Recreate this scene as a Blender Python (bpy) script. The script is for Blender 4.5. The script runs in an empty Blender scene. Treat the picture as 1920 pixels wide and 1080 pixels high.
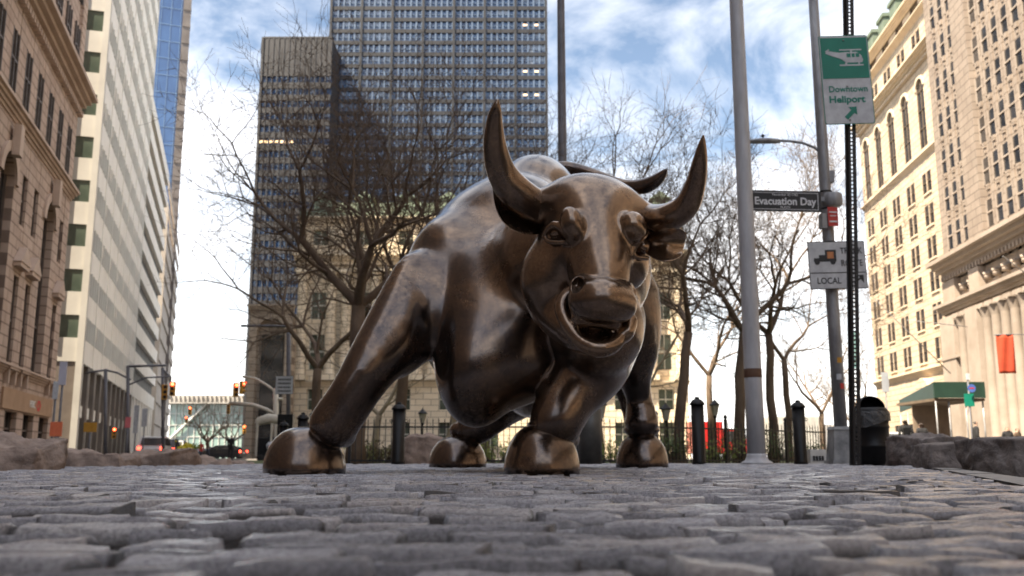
import bpy, bmesh, math, random
import numpy as np
from mathutils import Vector, Matrix, noise as mnoise
R = math.radians
scene = bpy.context.scene
# ------------------------------------------------------------------ camera, world, sun, exposure
FPX = 1770.0                      # focal length in pixels of the 1920 px wide photograph
PITCH = math.atan(318.0 / FPX)
CAM_H = 0.10
cam_data = bpy.data.cameras.new("camera")
cam = bpy.data.objects.new("camera", cam_data)
scene.collection.objects.link(cam)
cam.location = (0, 0, CAM_H)
cam.rotation_euler = (math.pi / 2 + PITCH, 0, 0)
cam_data.sensor_width = 36.0
cam_data.lens = 36.0 * FPX / 1920.0
cam_data.clip_start = 0.02
cam_data.clip_end = 3000
cam_data.dof.use_dof = True
cam_data.dof.focus_distance = 3.3
cam_data.dof.aperture_fstop = 5.0
scene.camera = cam

SUN_AZ, SUN_EL = 232.0, 55.0      # clockwise from the viewing direction (+Y)
world = bpy.data.worlds.new("World")
scene.world = world
world.use_nodes = True
wn, wl = world.node_tree.nodes, world.node_tree.links
wn.clear()
w_out = wn.new('ShaderNodeOutputWorld')
w_bg = wn.new('ShaderNodeBackground')
w_sky = wn.new('ShaderNodeTexSky')
w_sky.sky_type = 'NISHITA'
w_sky.sun_disc = False
w_sky.sun_elevation = R(SUN_EL)
w_sky.sun_rotation = R(SUN_AZ)
w_sky.air_density = 1.3
w_sky.dust_density = 1.2
w_sky.altitude = 2500
w_sky.ozone_density = 1.5
w_tc = wn.new('ShaderNodeTexCoord')
w_map = wn.new('ShaderNodeMapping')
w_map.inputs['Scale'].default_value = (1.0, 1.0, 2.2)
w_map.inputs['Rotation'].default_value = (0.15, 0.35, 0.4)
w_n1 = wn.new('ShaderNodeTexNoise')
w_n1.inputs['Scale'].default_value = 3.2
w_n1.inputs['Detail'].default_value = 9
w_n1.inputs['Roughness'].default_value = 0.58
w_n1.inputs['Distortion'].default_value = 0.5
w_ramp = wn.new('ShaderNodeValToRGB')
w_ramp.color_ramp.elements[0].position = 0.38
w_ramp.color_ramp.elements[0].color = (0, 0, 0, 1)
w_ramp.color_ramp.elements[1].position = 0.74
w_ramp.color_ramp.elements[1].color = (1, 1, 1, 1)
w_mix = wn.new('ShaderNodeMixRGB')
w_mix.inputs['Color2'].default_value = (4.9, 4.75, 4.65, 1)     # sunlit cloud
w_sep = wn.new('ShaderNodeSeparateXYZ')
w_hz = wn.new('ShaderNodeMapRange')                            # more cloud toward the horizon
w_hz.inputs['From Min'].default_value = 0.0
w_hz.inputs['From Max'].default_value = 0.26
w_hz.inputs['To Min'].default_value = 0.95
w_hz.inputs['To Max'].default_value = 0.0
w_add = wn.new('ShaderNodeMath'); w_add.operation = 'MAXIMUM'
wl.new(w_tc.outputs['Generated'], w_map.inputs['Vector'])
wl.new(w_map.outputs['Vector'], w_n1.inputs['Vector'])
wl.new(w_n1.outputs['Fac'], w_ramp.inputs['Fac'])
wl.new(w_tc.outputs['Generated'], w_sep.inputs['Vector'])
wl.new(w_sep.outputs['Z'], w_hz.inputs['Value'])
wl.new(w_ramp.outputs['Color'], w_add.inputs[0])
wl.new(w_hz.outputs['Result'], w_add.inputs[1])
wl.new(w_add.outputs['Value'], w_mix.inputs['Fac'])
w_tint = wn.new('ShaderNodeMixRGB'); w_tint.blend_type = 'MULTIPLY'; w_tint.inputs['Fac'].default_value = 1.0
w_tint.inputs['Color2'].default_value = (0.52, 0.46, 0.40, 1)
wl.new(w_sky.outputs['Color'], w_tint.inputs['Color1'])
wl.new(w_tint.outputs['Color'], w_mix.inputs['Color1'])
wl.new(w_mix.outputs['Color'], w_bg.inputs['Color'])
wl.new(w_bg.outputs['Background'], w_out.inputs['Surface'])
w_bg.inputs['Strength'].default_value = 0.09

sun_data = bpy.data.lights.new("sun", 'SUN')
sun_data.energy = 2.7
sun_data.angle = R(0.5)
sun_data.color = (1.0, 0.86, 0.66)
sun = bpy.data.objects.new("sun", sun_data)
scene.collection.objects.link(sun)
_az, _el = R(SUN_AZ), R(SUN_EL)
_sd = Vector((math.sin(_az) * math.cos(_el), math.cos(_az) * math.cos(_el), math.sin(_el)))
sun.rotation_euler = _sd.to_track_quat('Z', 'Y').to_euler()

scene.view_settings.view_transform = 'Standard'
scene.view_settings.look = 'None'
scene.view_settings.exposure = 2.58
scene.view_settings.gamma = 1
scene.render.engine = 'CYCLES'
scene.cycles.use_denoising = True
scene.cycles.max_bounces = 6
scene.cycles.caustics_reflective = False
scene.cycles.caustics_refractive = False

# ------------------------------------------------------------------ helpers
def P(px, py, Y):
    """world point seen at pixel (px, py) of the 1920x1080 photograph at depth Y"""
    u, v = (px - 960.0) / FPX, (540.0 - py) / FPX
    c, s = math.cos(PITCH), math.sin(PITCH)
    f = c - v * s
    return Vector((u / f * Y, Y, CAM_H + (s + v * c) / f * Y))

def tag(o, label=None, cat=None, group=None, kind=None):
    if label: o['label'] = label
    if cat: o['category'] = cat
    if group: o['group'] = group
    if kind: o['kind'] = kind
    return o

def link(name, data, parent=None):
    o = bpy.data.objects.new(name, data)
    scene.collection.objects.link(o)
    if parent is not None:
        o.parent = parent
    return o

def empty(name, loc=(0, 0, 0), rz=0.0, label=None, cat=None, group=None):
    o = bpy.data.objects.new(name, None)
    o.empty_display_size = 0.2
    scene.collection.objects.link(o)
    o.location = loc
    o.rotation_euler = (0, 0, rz)
    return tag(o, label, cat, group)

def copy_tree(o, parent=None):
    c = o.copy()
    scene.collection.objects.link(c)
    if parent is not None:
        c.parent = parent
    for ch in o.children:
        copy_tree(ch, c)
    return c

def shade(me, smooth=True):
    me.polygons.foreach_set('use_smooth', [smooth] * len(me.polygons))

class MB:
    """collects primitive shapes into one mesh"""
    def __init__(s):
        s.v, s.f, s.sm = [], [], []
    def add(s, vs, fs, smooth=False):
        b = len(s.v)
        s.v.extend([tuple(p) for p in vs])
        s.f.extend([tuple(i + b for i in f) for f in fs])
        s.sm.extend([smooth] * len(fs))
        return s
    def box(s, c, d, rz=0.0, M=None):
        hx, hy, hz = d[0] / 2, d[1] / 2, d[2] / 2
        vs = [Vector((x, y, z)) for x in (-hx, hx) for y in (-hy, hy) for z in (-hz, hz)]
        if rz:
            m = Matrix.Rotation(rz, 3, 'Z'); vs = [m @ q for q in vs]
        if M is not None:
            vs = [M @ q for q in vs]
        vs = [q + Vector(c) for q in vs]
        return s.add(vs, [(0, 1, 3, 2), (4, 6, 7, 5), (0, 4, 5, 1), (2, 3, 7, 6), (0, 2, 6, 4), (1, 5, 7, 3)])
    def bx(s, x0, x1, y0, y1, z0, z1):
        return s.box(((x0 + x1) / 2, (y0 + y1) / 2, (z0 + z1) / 2), (abs(x1 - x0), abs(y1 - y0), abs(z1 - z0)))
    def tube(s, pts, rad, n=10, caps=True, smooth=True):
        pts = [Vector(p) for p in pts]
        if not hasattr(rad, '__len__'): rad = [rad] * len(pts)
        up = Vector((0, 0, 1)); vs = []; prev = None
        for i, p in enumerate(pts):
            t = (pts[min(i + 1, len(pts) - 1)] - pts[max(i - 1, 0)]).normalized()
            if prev is None:
                a = t.cross(up)
                if a.length < 1e-3: a = t.cross(Vector((1, 0, 0)))
            else:
                a = prev - t * prev.dot(t)
            a.normalize(); prev = a
            b = t.cross(a)
            for k in range(n):
                an = 2 * math.pi * k / n
                vs.append(p + (a * math.cos(an) + b * math.sin(an)) * rad[i])
        fs = []
        for i in range(len(pts) - 1):
            for k in range(n):
                k2 = (k + 1) % n
                fs.append((i * n + k, i * n + k2, (i + 1) * n + k2, (i + 1) * n + k))
        b0 = len(s.v)
        s.add(vs, fs, smooth)
        if caps:
            m = (len(pts) - 1) * n
            s.f.append(tuple(b0 + k for k in range(n - 1, -1, -1))); s.sm.append(False)
            s.f.append(tuple(b0 + m + k for k in range(n))); s.sm.append(False)
        return s
    def lathe(s, prof, n=20, c=(0, 0, 0), smooth=True, sy=1.0):
        vs, fs = [], []
        for r, z in prof:
            for k in range(n):
                a = 2 * math.pi * k / n
                vs.append((c[0] + r * math.cos(a), c[1] + r * math.sin(a) * sy, c[2] + z))
        for i in range(len(prof) - 1):
            for k in range(n):
                k2 = (k + 1) % n
                fs.append((i * n + k, i * n + k2, (i + 1) * n + k2, (i + 1) * n + k))
        b0 = len(s.v)
        s.add(vs, fs, smooth)
        m = (len(prof) - 1) * n
        s.f.append(tuple(b0 + k for k in range(n - 1, -1, -1))); s.sm.append(False)
        s.f.append(tuple(b0 + m + k for k in range(n))); s.sm.append(False)
        return s
    def build(s, name, mat, parent=None, bevel=0.0):
        me = bpy.data.meshes.new(name)
        me.from_pydata(s.v, [], s.f)
        me.polygons.foreach_set('use_smooth', s.sm)
        me.update()
        if mat is not None: me.materials.append(mat)
        o = link(name, me, parent)
        if bevel:
            b = o.modifiers.new('bevel', 'BEVEL'); b.width = bevel; b.segments = 2; b.limit_method = 'ANGLE'
        return o

# ------------------------------------------------------------------ materials
def new_mat(name):
    m = bpy.data.materials.new(name)
    m.use_nodes = True
    nt = m.node_tree
    return m, nt, nt.nodes['Principled BSDF']

def ramp(nt, fac, stops):
    r = nt.nodes.new('ShaderNodeValToRGB')
    e = r.color_ramp.elements
    e[0].position, e[0].color = stops[0][0], (*stops[0][1], 1)
    e[1].position, e[1].color = stops[-1][0], (*stops[-1][1], 1)
    for p, c in stops[1:-1]:
        x = e.new(p); x.color = (*c, 1)
    nt.links.new(fac, r.inputs['Fac'])
    return r.outputs['Color']

def tex_noise(nt, scale, detail=4, rough=0.55, coord='Object', dist=0.0, stretch=None):
    tc = nt.nodes.new('ShaderNodeTexCoord')
    n = nt.nodes.new('ShaderNodeTexNoise')
    n.inputs['Scale'].default_value = scale
    n.inputs['Detail'].default_value = detail
    n.inputs['Roughness'].default_value = rough
    n.inputs['Distortion'].default_value = dist
    src = tc.outputs[coord]
    if stretch:
        mp = nt.nodes.new('ShaderNodeMapping'); mp.inputs['Scale'].default_value = stretch
        nt.links.new(src, mp.inputs['Vector']); src = mp.outputs['Vector']
    nt.links.new(src, n.inputs['Vector'])
    return n.outputs['Fac']

def bump(nt, bsdf, height, strength=0.3, distance=0.02):
    b = nt.nodes.new('ShaderNodeBump')
    b.inputs['Strength'].default_value = strength
    b.inputs['Distance'].default_value = distance
    nt.links.new(height, b.inputs['Height'])
    nt.links.new(b.outputs['Normal'], bsdf.inputs['Normal'])
    return b

def np_mesh(name, V, Q):
    me = bpy.data.meshes.new(name)
    me.vertices.add(len(V)); me.vertices.foreach_set('co', V.astype(np.float32).ravel())
    me.loops.add(Q.size); me.loops.foreach_set('vertex_index', Q.astype(np.int32).ravel())
    me.polygons.add(len(Q))
    me.polygons.foreach_set('loop_start', np.arange(0, Q.size, Q.shape[1], dtype=np.int32))
    me.polygons.foreach_set('use_smooth', np.ones(len(Q), dtype=bool))
    me.update(calc_edges=True)
    return me

def mottled(name, c1, c2, scale=4.0, rough=0.7, metallic=0.0, bump_s=0.0, bump_scale=None, bump_d=0.01, stretch=None, spec=None, detail=5):
    m, nt, b = new_mat(name)
    col = ramp(nt, tex_noise(nt, scale, detail, 0.6, stretch=stretch), [(0.3, c1), (0.7, c2)])
    nt.links.new(col, b.inputs['Base Color'])
    b.inputs['Roughness'].default_value = rough
    b.inputs['Metallic'].default_value = metallic
    if spec is not None: b.inputs['Specular IOR Level'].default_value = spec
    if bump_s:
        bump(nt, b, tex_noise(nt, bump_scale or scale * 6, 6, 0.6), bump_s, bump_d)
    return m

def emis(name, col, strength):
    m, nt, b = new_mat(name)
    b.inputs['Base Color'].default_value = (*col, 1)
    b.inputs['Emission Color'].default_value = (*col, 1)
    b.inputs['Emission Strength'].default_value = strength
    return m
# ------------------------------------------------------------------ ground, streets, cobbles, kerb
def ZZ(py, Y): return P(960, py, Y).z
def XX(px, py, Y): return P(px, py, Y).x
rng = random.Random(11)
LOW = -0.14
M_ASPH = mottled("asphalt", (0.045, 0.045, 0.048), (0.085, 0.083, 0.08), 1.5, 0.8, bump_s=0.2, bump_scale=60, spec=0.3)
M_CONC = mottled("pavement_concrete", (0.30, 0.28, 0.26), (0.42, 0.40, 0.37), 1.2, 0.85, bump_s=0.1, bump_scale=30)
M_SOIL = mottled("joint_soil", (0.018, 0.016, 0.014), (0.05, 0.043, 0.036), 14, 0.95, bump_s=0.6, bump_scale=120)
def mat_sett():
    m, nt, b = new_mat("granite_setts")
    at = nt.nodes.new('ShaderNodeAttribute'); at.attribute_name = 'stone'
    c1 = ramp(nt, at.outputs['Fac'], [(0.0, (0.32, 0.32, 0.35)), (0.35, (0.45, 0.45, 0.485)), (0.7, (0.58, 0.575, 0.61)), (0.9, (0.52, 0.48, 0.47)), (1.0, (0.66, 0.65, 0.66))])
    c2 = ramp(nt, tex_noise(nt, 120, 6, 0.8), [(0.38, (0.5, 0.5, 0.52)), (0.60, (1.2, 1.2, 1.2))])
    c3 = ramp(nt, tex_noise(nt, 3.1, 4, 0.6), [(0.36, (0.82, 0.82, 0.84)), (0.64, (1.12, 1.11, 1.09))])
    m1 = nt.nodes.new('ShaderNodeMixRGB'); m1.blend_type = 'MULTIPLY'; m1.inputs['Fac'].default_value = 1
    m2 = nt.nodes.new('ShaderNodeMixRGB'); m2.blend_type = 'MULTIPLY'; m2.inputs['Fac'].default_value = 1
    nt.links.new(c1, m1.inputs['Color1']); nt.links.new(c2, m1.inputs['Color2'])
    nt.links.new(m1.outputs['Color'], m2.inputs['Color1']); nt.links.new(c3, m2.inputs['Color2'])
    so = nt.nodes.new('ShaderNodeAttribute'); so.attribute_name = 'edge_tone'      # near-black mixed in at the rims and side faces of the stones
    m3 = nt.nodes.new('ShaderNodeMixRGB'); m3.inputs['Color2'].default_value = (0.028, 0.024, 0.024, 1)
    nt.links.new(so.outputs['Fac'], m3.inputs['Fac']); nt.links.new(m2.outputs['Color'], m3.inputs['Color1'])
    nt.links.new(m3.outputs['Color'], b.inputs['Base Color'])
    ro = nt.nodes.new('ShaderNodeMapRange'); ro.inputs['To Min'].default_value = 0.06; ro.inputs['To Max'].default_value = 0.30
    nt.links.new(tex_noise(nt, 18, 5, 0.7), ro.inputs['Value']); nt.links.new(ro.outputs['Result'], b.inputs['Roughness'])
    b.inputs['Specular IOR Level'].default_value = 0.9
    bump(nt, b, tex_noise(nt, 60, 8, 0.8), 1.0, 0.009)
    return m
M_SETT = mat_sett()

g = MB(); g.add([(-410, -410, LOW), (410, -410, LOW), (410, 630, LOW), (-410, 630, LOW)], [(0, 1, 2, 3)])
tag(g.build('ground', M_ASPH), kind='structure')
def kerb_x(y): return 0.53 + 0.38 * y
def left_x(y): return -0.60 * y - 0.6 if y < 9.0 else -6.0 + 0.12 * (y - 9)
PLAZA_END = 15.6

def build_setts():
    V, F, A, Gm = [], [], [], []
    y = 0.34; row = 0
    R_ = random.Random(5)
    while y < PLAZA_END:
        w = R_.uniform(0.078, 0.115)
        yc = y + w / 2
        x = left_x(yc) - R_.random() * 0.2
        xe = min(kerb_x(yc), 0.62 * yc + 1.0)
        while x < xe:
            L = R_.uniform(0.12, 0.29)
            if x + L > kerb_x(yc) - 0.02:
                L = kerb_x(yc) - 0.02 - x
                if L < 0.06: break
            gap = R_.uniform(0.016, 0.036)
            d = yc
            nu, nv = (13, 9) if d < 2.2 else ((9, 6) if d < 4.5 else ((6, 4) if d < 8 else (4, 3)))
            cx, hw, hl = x + L / 2, w / 2 - R_.uniform(0.008, 0.017), L / 2 - gap / 2
            yo = R_.uniform(-0.009, 0.009) + 0.03 * math.sin(x * 0.9 + row * 0.05) * min(1, d / 3)
            rot = R_.uniform(-0.05, 0.05)
            h0 = R_.gauss(0, 0.0042); tx, ty = R_.uniform(-0.005, 0.005), R_.uniform(-0.004, 0.004)
            cor = [R_.uniform(-0.011, 0.011) for _ in range(8)]
            tone = R_.random(); b0 = len(V); dome = R_.uniform(0.000, 0.003)
            for i in range(nu):
                u = i / (nu - 1) * 2 - 1
                for j in range(nv):
                    v = j / (nv - 1) * 2 - 1
                    # grid rows bunch near the rim
                    uu = math.sin(math.pi / 2 * u); vv = math.sin(math.pi / 2 * v)
                    a_, b_ = (1 + uu) / 2, (1 + vv) / 2
                    qx = cor[0] * (1 - a_) * (1 - b_) + cor[1] * a_ * (1 - b_) + cor[2] * a_ * b_ + cor[3] * (1 - a_) * b_
                    qy = cor[4] * (1 - a_) * (1 - b_) + cor[5] * a_ * (1 - b_) + cor[6] * a_ * b_ + cor[7] * (1 - a_) * b_
                    rd = 1 - 0.07 * (uu * vv) ** 4
                    px_, py_ = uu * hl * rd + qx, vv * hw * rd + qy
                    X, Yv = cx + px_ - rot * py_, yc + yo + py_ + rot * px_
                    ex = (1 - abs(uu)) * hl; ey = (1 - abs(vv)) * hw
                    e = min(ex, ey)
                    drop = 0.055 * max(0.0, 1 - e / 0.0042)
                    z = h0 + tx * uu + ty * vv - dome * (uu * uu + vv * vv) * 0.6 - drop
                    if d < 9:
                        z += 0.0045 * mnoise.noise(Vector((X * 16, Yv * 16, row))) + (0.0026 * mnoise.noise(Vector((X * 55, Yv * 55, 3))) if d < 4.5 else 0)
                        X += 0.004 * mnoise.noise(Vector((X * 30, Yv * 30, 9)))
                        Yv += 0.005 * mnoise.noise(Vector((X * 22, Yv * 30, 17)))
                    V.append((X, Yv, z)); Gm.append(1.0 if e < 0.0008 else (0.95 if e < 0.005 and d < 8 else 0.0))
            for i in range(nu - 1):
                for j in range(nv - 1):
                    a = b0 + i * nv + j
                    F.append((a, a + nv, a + nv + 1, a + 1))
            A.extend([tone] * (nu * nv))
            x += L
        y += w + R_.uniform(-0.002, 0.004); row += 1
    me = np_mesh('plaza_paving', np.array(V), np.array(F))
    at = me.attributes.new('stone', 'FLOAT', 'POINT'); at.data.foreach_set('value', np.array(A, dtype=np.float32))
    at = me.attributes.new('edge_tone', 'FLOAT', 'POINT'); at.data.foreach_set('value', np.array(Gm, dtype=np.float32))
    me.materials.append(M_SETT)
    tag(link('plaza_paving', me), kind='structure')
build_setts()
# bedding soil under the stones
ys = [0.0, 9.0, 9.01, PLAZA_END]
mb = MB()
vs = []
for y_ in ys: vs += [(left_x(y_) - 0.3, y_, -0.040), (kerb_x(y_), y_, -0.040)]
mb.add(vs, [(0, 1, 3, 2), (2, 3, 5, 4), (4, 5, 7, 6)])
vs = [(-6, -3, -0.040), (4, -3, -0.040), (kerb_x(0), 0, -0.040), (left_x(0) - .3, 0, -0.040)]
mb.add(vs, [(0, 1, 2, 3)])
tag(mb.build('plaza_bedding', M_SOIL), kind='structure')
# granite kerb along the right edge and the far end
M_KERB = mottled("kerb_granite", (0.17, 0.165, 0.165), (0.30, 0.29, 0.28), 9, 0.6, bump_s=0.5, bump_scale=40, bump_d=0.008)
mb = MB(); y_ = 1.2
while y_ < PLAZA_END:
    L = rng.uniform(0.9, 1.4)
    a_ = Vector((kerb_x(y_), y_, 0)); b_ = Vector((kerb_x(y_ + L - .015), y_ + L - .015, 0))
    n_ = Vector((1, -0.38, 0)).normalized() * 0.16; dz = rng.uniform(-.004, .004)
    q = [a_, b_, b_ + n_, a_ + n_]
    mb.add([(p.x, p.y, z) for z in (LOW, 0.004 + dz) for p in q], [(0, 3, 2, 1)[::-1], (4, 5, 6, 7)[::-1], (0, 1, 5, 4), (1, 2, 6, 5), (2, 3, 7, 6), (3, 0, 4, 7)])
    y_ += L
tag(mb.build('plaza_kerb', M_KERB, bevel=0.012), kind='structure')
# pavements
mb = MB(); mb.bx(-2.6, 12, PLAZA_END + .01, 19.0, LOW, -0.01); mb.bx(6.3, 14, 12.0, PLAZA_END, LOW, -0.012)
tag(mb.build('pavement', M_CONC), kind='structure')
mb = MB(); mb.bx(-12, 13, 20.6, 62, LOW, -0.04)
tag(mb.build('park_lawn', mottled("lawn", (0.05, 0.07, 0.02), (0.11, 0.13, 0.04), 3, 0.95, bump_s=0.5, bump_scale=60)), kind='structure')
mb = MB(); mb.bx(-46, 28, 84, 96, LOW, 0.0)
mb.bx(18, 34, 84, 140, LOW, 0.004)
tag(mb.build('pavement_beyond', M_CONC), kind='structure')
mb = MB()
for k in range(9):
    mb.box((-9 - k * 2.6, 30 + k * 9.0, LOW + 0.006), (0.12, 3.0, 0.004), R(16))
for k in range(7):
    mb.box((-14 - k * 0.62, 27 + k * 0.2, LOW + 0.006), (0.35, 2.6, 0.004), R(16))
tag(mb.build('road_marking', mottled("road_paint", (0.6, 0.6, 0.58), (0.8, 0.8, 0.78), 5, 0.7)), kind='structure')

# ------------------------------------------------------------------ granite boulder seats
M_ROCK = mottled("boulder_granite", (0.15, 0.112, 0.092), (0.42, 0.325, 0.27), 5.5, 0.85, bump_s=0.9, bump_scale=16, bump_d=0.03, detail=8)
M_ROCK2 = mottled("boulder_granite_grey", (0.085, 0.072, 0.068), (0.30, 0.26, 0.24), 5.5, 0.82, bump_s=0.9, bump_scale=18, bump_d=0.03, detail=8)
def boulder(px, py_top, Y, wpx, depth, seed, mat, label, group, rz=0.0, flat=0.0):
    W = wpx / FPX * Y; top = ZZ(py_top, Y); H = top - LOW
    bm = bmesh.new(); bmesh.ops.create_cube(bm, size=2.0)
    bmesh.ops.subdivide_edges(bm, edges=bm.edges[:], cuts=23, use_grid_fill=True)
    S = Vector((seed * 7.3, seed * 3.1, seed))
    for v in bm.verts:
        p = v.co.copy()
        n = p.normalized() * 1.28
        t = 0.26
        q = p * (1 - t) + n * t
        w = Vector((q.x * W / 2, q.y * depth / 2, q.z * H / 2))
        d = mnoise.noise(w * 1.6 + S) * 0.13 + mnoise.noise(w * 4.0 + S) * 0.055 - abs(mnoise.noise(w * 3.1 - S)) * 0.09 + abs(mnoise.noise(w * 9 + S)) * 0.045 + mnoise.noise(w * 24 + S) * 0.010
        k = 0.35 if (p.z > 0.9 and flat) else 1.0
        w += Vector((q.x, q.y, q.z * k)).normalized() * d * (0.75 if p.z < .9 else k)
        v.co = w + Vector((0, 0, H / 2 - 0.02))
    me = bpy.data.meshes.new('boulder'); bm.to_mesh(me); bm.free(); shade(me)
    me.materials.append(mat)
    o = link('boulder', me); o.location = (XX(px, 850, Y), Y, LOW); o.rotation_euler = (0, 0, rz)
    tag(o, label, 'boulder', group)
LB, RB = 'granite boulders along the left of the cobbles', 'granite boulders along the right kerb'
boulder(18, 823, 8.0, 150, 0.8, 1, M_ROCK, 'tall blocky brown granite boulder at the left edge, nearest the viewer', LB, 0.2)
boulder(160, 848, 11.5, 165, 0.9, 2, M_ROCK, 'long low rough granite boulder just right of the tall blocky one', LB, 0.1)
boulder(287, 846, 12.5, 130, 0.9, 3, M_ROCK, 'rounded brown granite boulder in front of the white parked car', LB, -0.1)
boulder(385, 857, 14.0, 82, 0.9, 4, M_ROCK, 'low flat topped granite boulder below the two dark figures', LB, 0.1)
boulder(440, 861, 15.4, 70, 0.7, 5, M_ROCK, 'small low granite boulder nearest the bronze hoof on the left', LB, 0.3)
boulder(800, 822, 16.6, 96, 0.9, 6, M_ROCK, 'pale pinkish granite boulder between the black bollard and a rear bronze hoof', 'granite boulders behind the statue', 0.1)
boulder(1738, 817, 11.6, 104, 0.9, 7, M_ROCK2, 'grey granite boulder beside the black litter bin', RB, 0.2)
boulder(1790, 829, 9.6, 130, 0.8, 8, M_ROCK2, 'middle low granite boulder along the right kerb', RB, -0.15, 1)
boulder(1905, 816, 8.0, 140, 0.9, 9, M_ROCK2, 'large grey granite boulder cut by the right picture edge', RB, 0.1, 1)
# ------------------------------------------------------------------ buildings
def stone(name, c1, c2, scale=0.6, joint=None, rough=0.85, bs=0.25):
    """ashlar: mottled stone, optional (course height) horizontal/vertical joints that are part of the stonework"""
    m, nt, b = new_mat(name)
    col = ramp(nt, tex_noise(nt, scale, 6, 0.65), [(0.3, c1), (0.7, c2)])
    if joint:
        tc = nt.nodes.new('ShaderNodeTexCoord')
        sx = nt.nodes.new('ShaderNodeSeparateXYZ'); nt.links.new(tc.outputs['Object'], sx.inputs['Vector'])
        cb = nt.nodes.new('ShaderNodeCombineXYZ')
        nt.links.new(sx.outputs['X'], cb.inputs['X']); nt.links.new(sx.outputs['Z'], cb.inputs['Y'])
        br = nt.nodes.new('ShaderNodeTexBrick')
        br.inputs['Scale'].default_value = 1.0
        br.inputs['Brick Width'].default_value = joint * 2.6; br.inputs['Row Height'].default_value = joint
        br.inputs['Mortar Size'].default_value = 0.05; br.inputs['Mortar Smooth'].default_value = 0.3
        br.inputs['Color1'].default_value = (1, 1, 1, 1); br.inputs['Color2'].default_value = (0.86, 0.86, 0.86, 1)
        br.inputs['Mortar'].default_value = (0.45, 0.43, 0.42, 1)
        nt.links.new(cb.outputs['Vector'], br.inputs['Vector'])
        mx = nt.nodes.new('ShaderNodeMixRGB'); mx.blend_type = 'MULTIPLY'; mx.inputs['Fac'].default_value = 1
        nt.links.new(col, mx.inputs['Color1']); nt.links.new(br.outputs['Color'], mx.inputs['Color2'])
        col = mx.outputs['Color']
    nt.links.new(col, b.inputs['Base Color'])
    b.inputs['Roughness'].default_value = rough
    if bs: bump(nt, b, tex_noise(nt, 6, 6, 0.7), bs, 0.03)
    return m
def glass(name, c1, c2, rough=0.08, scale=0.35):
    m, nt, b = new_mat(name)
    nt.links.new(ramp(nt, tex_noise(nt, scale, 3, 0.5), [(0.35, c1), (0.65, c2)]), b.inputs['Base Color'])
    b.inputs['Roughness'].default_value = rough
    b.inputs['Specular IOR Level'].default_value = 0.9
    bump(nt, b, tex_noise(nt, 0.8, 2, 0.5), 0.04, 0.02)
    return m
G_DARK = glass("window_glass_dark", (0.012, 0.013, 0.016), (0.045, 0.045, 0.05))
G_BLUE = glass("window_glass_blue", (0.020, 0.045, 0.11), (0.05, 0.10, 0.20))
G_GREEN = glass("window_glass_green", (0.05, 0.07, 0.055), (0.11, 0.14, 0.11))
M_BLIND = mottled("window_blind", (0.13, 0.17, 0.24), (0.28, 0.33, 0.42), 0.5, 0.6)
M_LITW = emis("lit_window", (1.0, 0.62, 0.32), 0.6)
M_LITG = emis("lit_ceiling", (0.80, 0.92, 0.35), 0.55)

class Win:
    """collects the windows of one building: each its own part, the smallest ones beyond 100 merged"""
    def __init__(s, parent, name='window'):
        s.parent, s.name, s.items, s.cache = parent, name, [], {}
    def add(s, x, z, w, h, y, kind, size=None):
        s.items.append((size if size is not None else 0, x, z, w, h, y, kind))
    def finish(s, maker, limit=100):
        s.items.sort(key=lambda t: -t[0])
        for k, it in enumerate(s.items[:limit]):
            _, x, z, w, h, y, kind = it
            key = (round(w, 3), round(h, 3), kind)
            if key not in s.cache:
                mb = MB(); mats = maker(mb, w, h, kind)
                s.cache[key] = multi(mb, s.name, mats)
            o = link(s.name, s.cache[key], s.parent); o.location = (x, y, z)
        rest = s.items[limit:]
        if rest:
            big = MB(); big.mi = []; names = []
            for _, x, z, w, h, y, kind in rest:
                mb = MB(); mats = maker(mb, w, h, kind)
                for m_ in mats:
                    if m_ not in names: names.append(m_)
                big.add([(a + x, b + y, c + z) for a, b, c in mb.v], mb.f)
                big.mi += [names.index(mats[i]) for i in mb.mi]
            me = multi(big, s.name, names)
            tag(link(s.name, me, s.parent), kind='stuff')
def multi(mb, name, mats):
    me = bpy.data.meshes.new(name)
    me.from_pydata(mb.v, [], mb.f)
    for m_ in mats: me.materials.append(m_)
    me.polygons.foreach_set('material_index', mb.mi)
    me.update()
    return me
def mbx(mb, x0, x1, y0, y1, z0, z1, mi):
    if not hasattr(mb, 'mi'): mb.mi = []
    mb.bx(x0, x1, y0, y1, z0, z1); mb.mi += [mi] * 6

def framed(name, A, Bp, label, cat='building'):
    A, Bp = Vector((*A, LOW)), Vector((*Bp, LOW))
    d = Bp - A
    return empty(name, A, math.atan2(d.y, d.x), label, cat), d.length

def piers_and_spandrels(mb, xs, zs, x0, x1, z0, z1, y0, y1):
    """solid wall between x0..x1, z0..z1 with openings at every (xs, zs) pair"""
    e = x0
    for a, b in xs:
        mb.bx(e, a, y0, y1, z0, z1); e = b
        f = z0
        for c, d in zs:
            if c > f + 1e-4: mb.bx(a, b, y0 + 0.02, y1, f, c)
            f = d
        if z1 > f + 1e-4: mb.bx(a, b, y0 + 0.02, y1, f, z1)
    mb.bx(e, x1, y0, y1, z0, z1)

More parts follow.
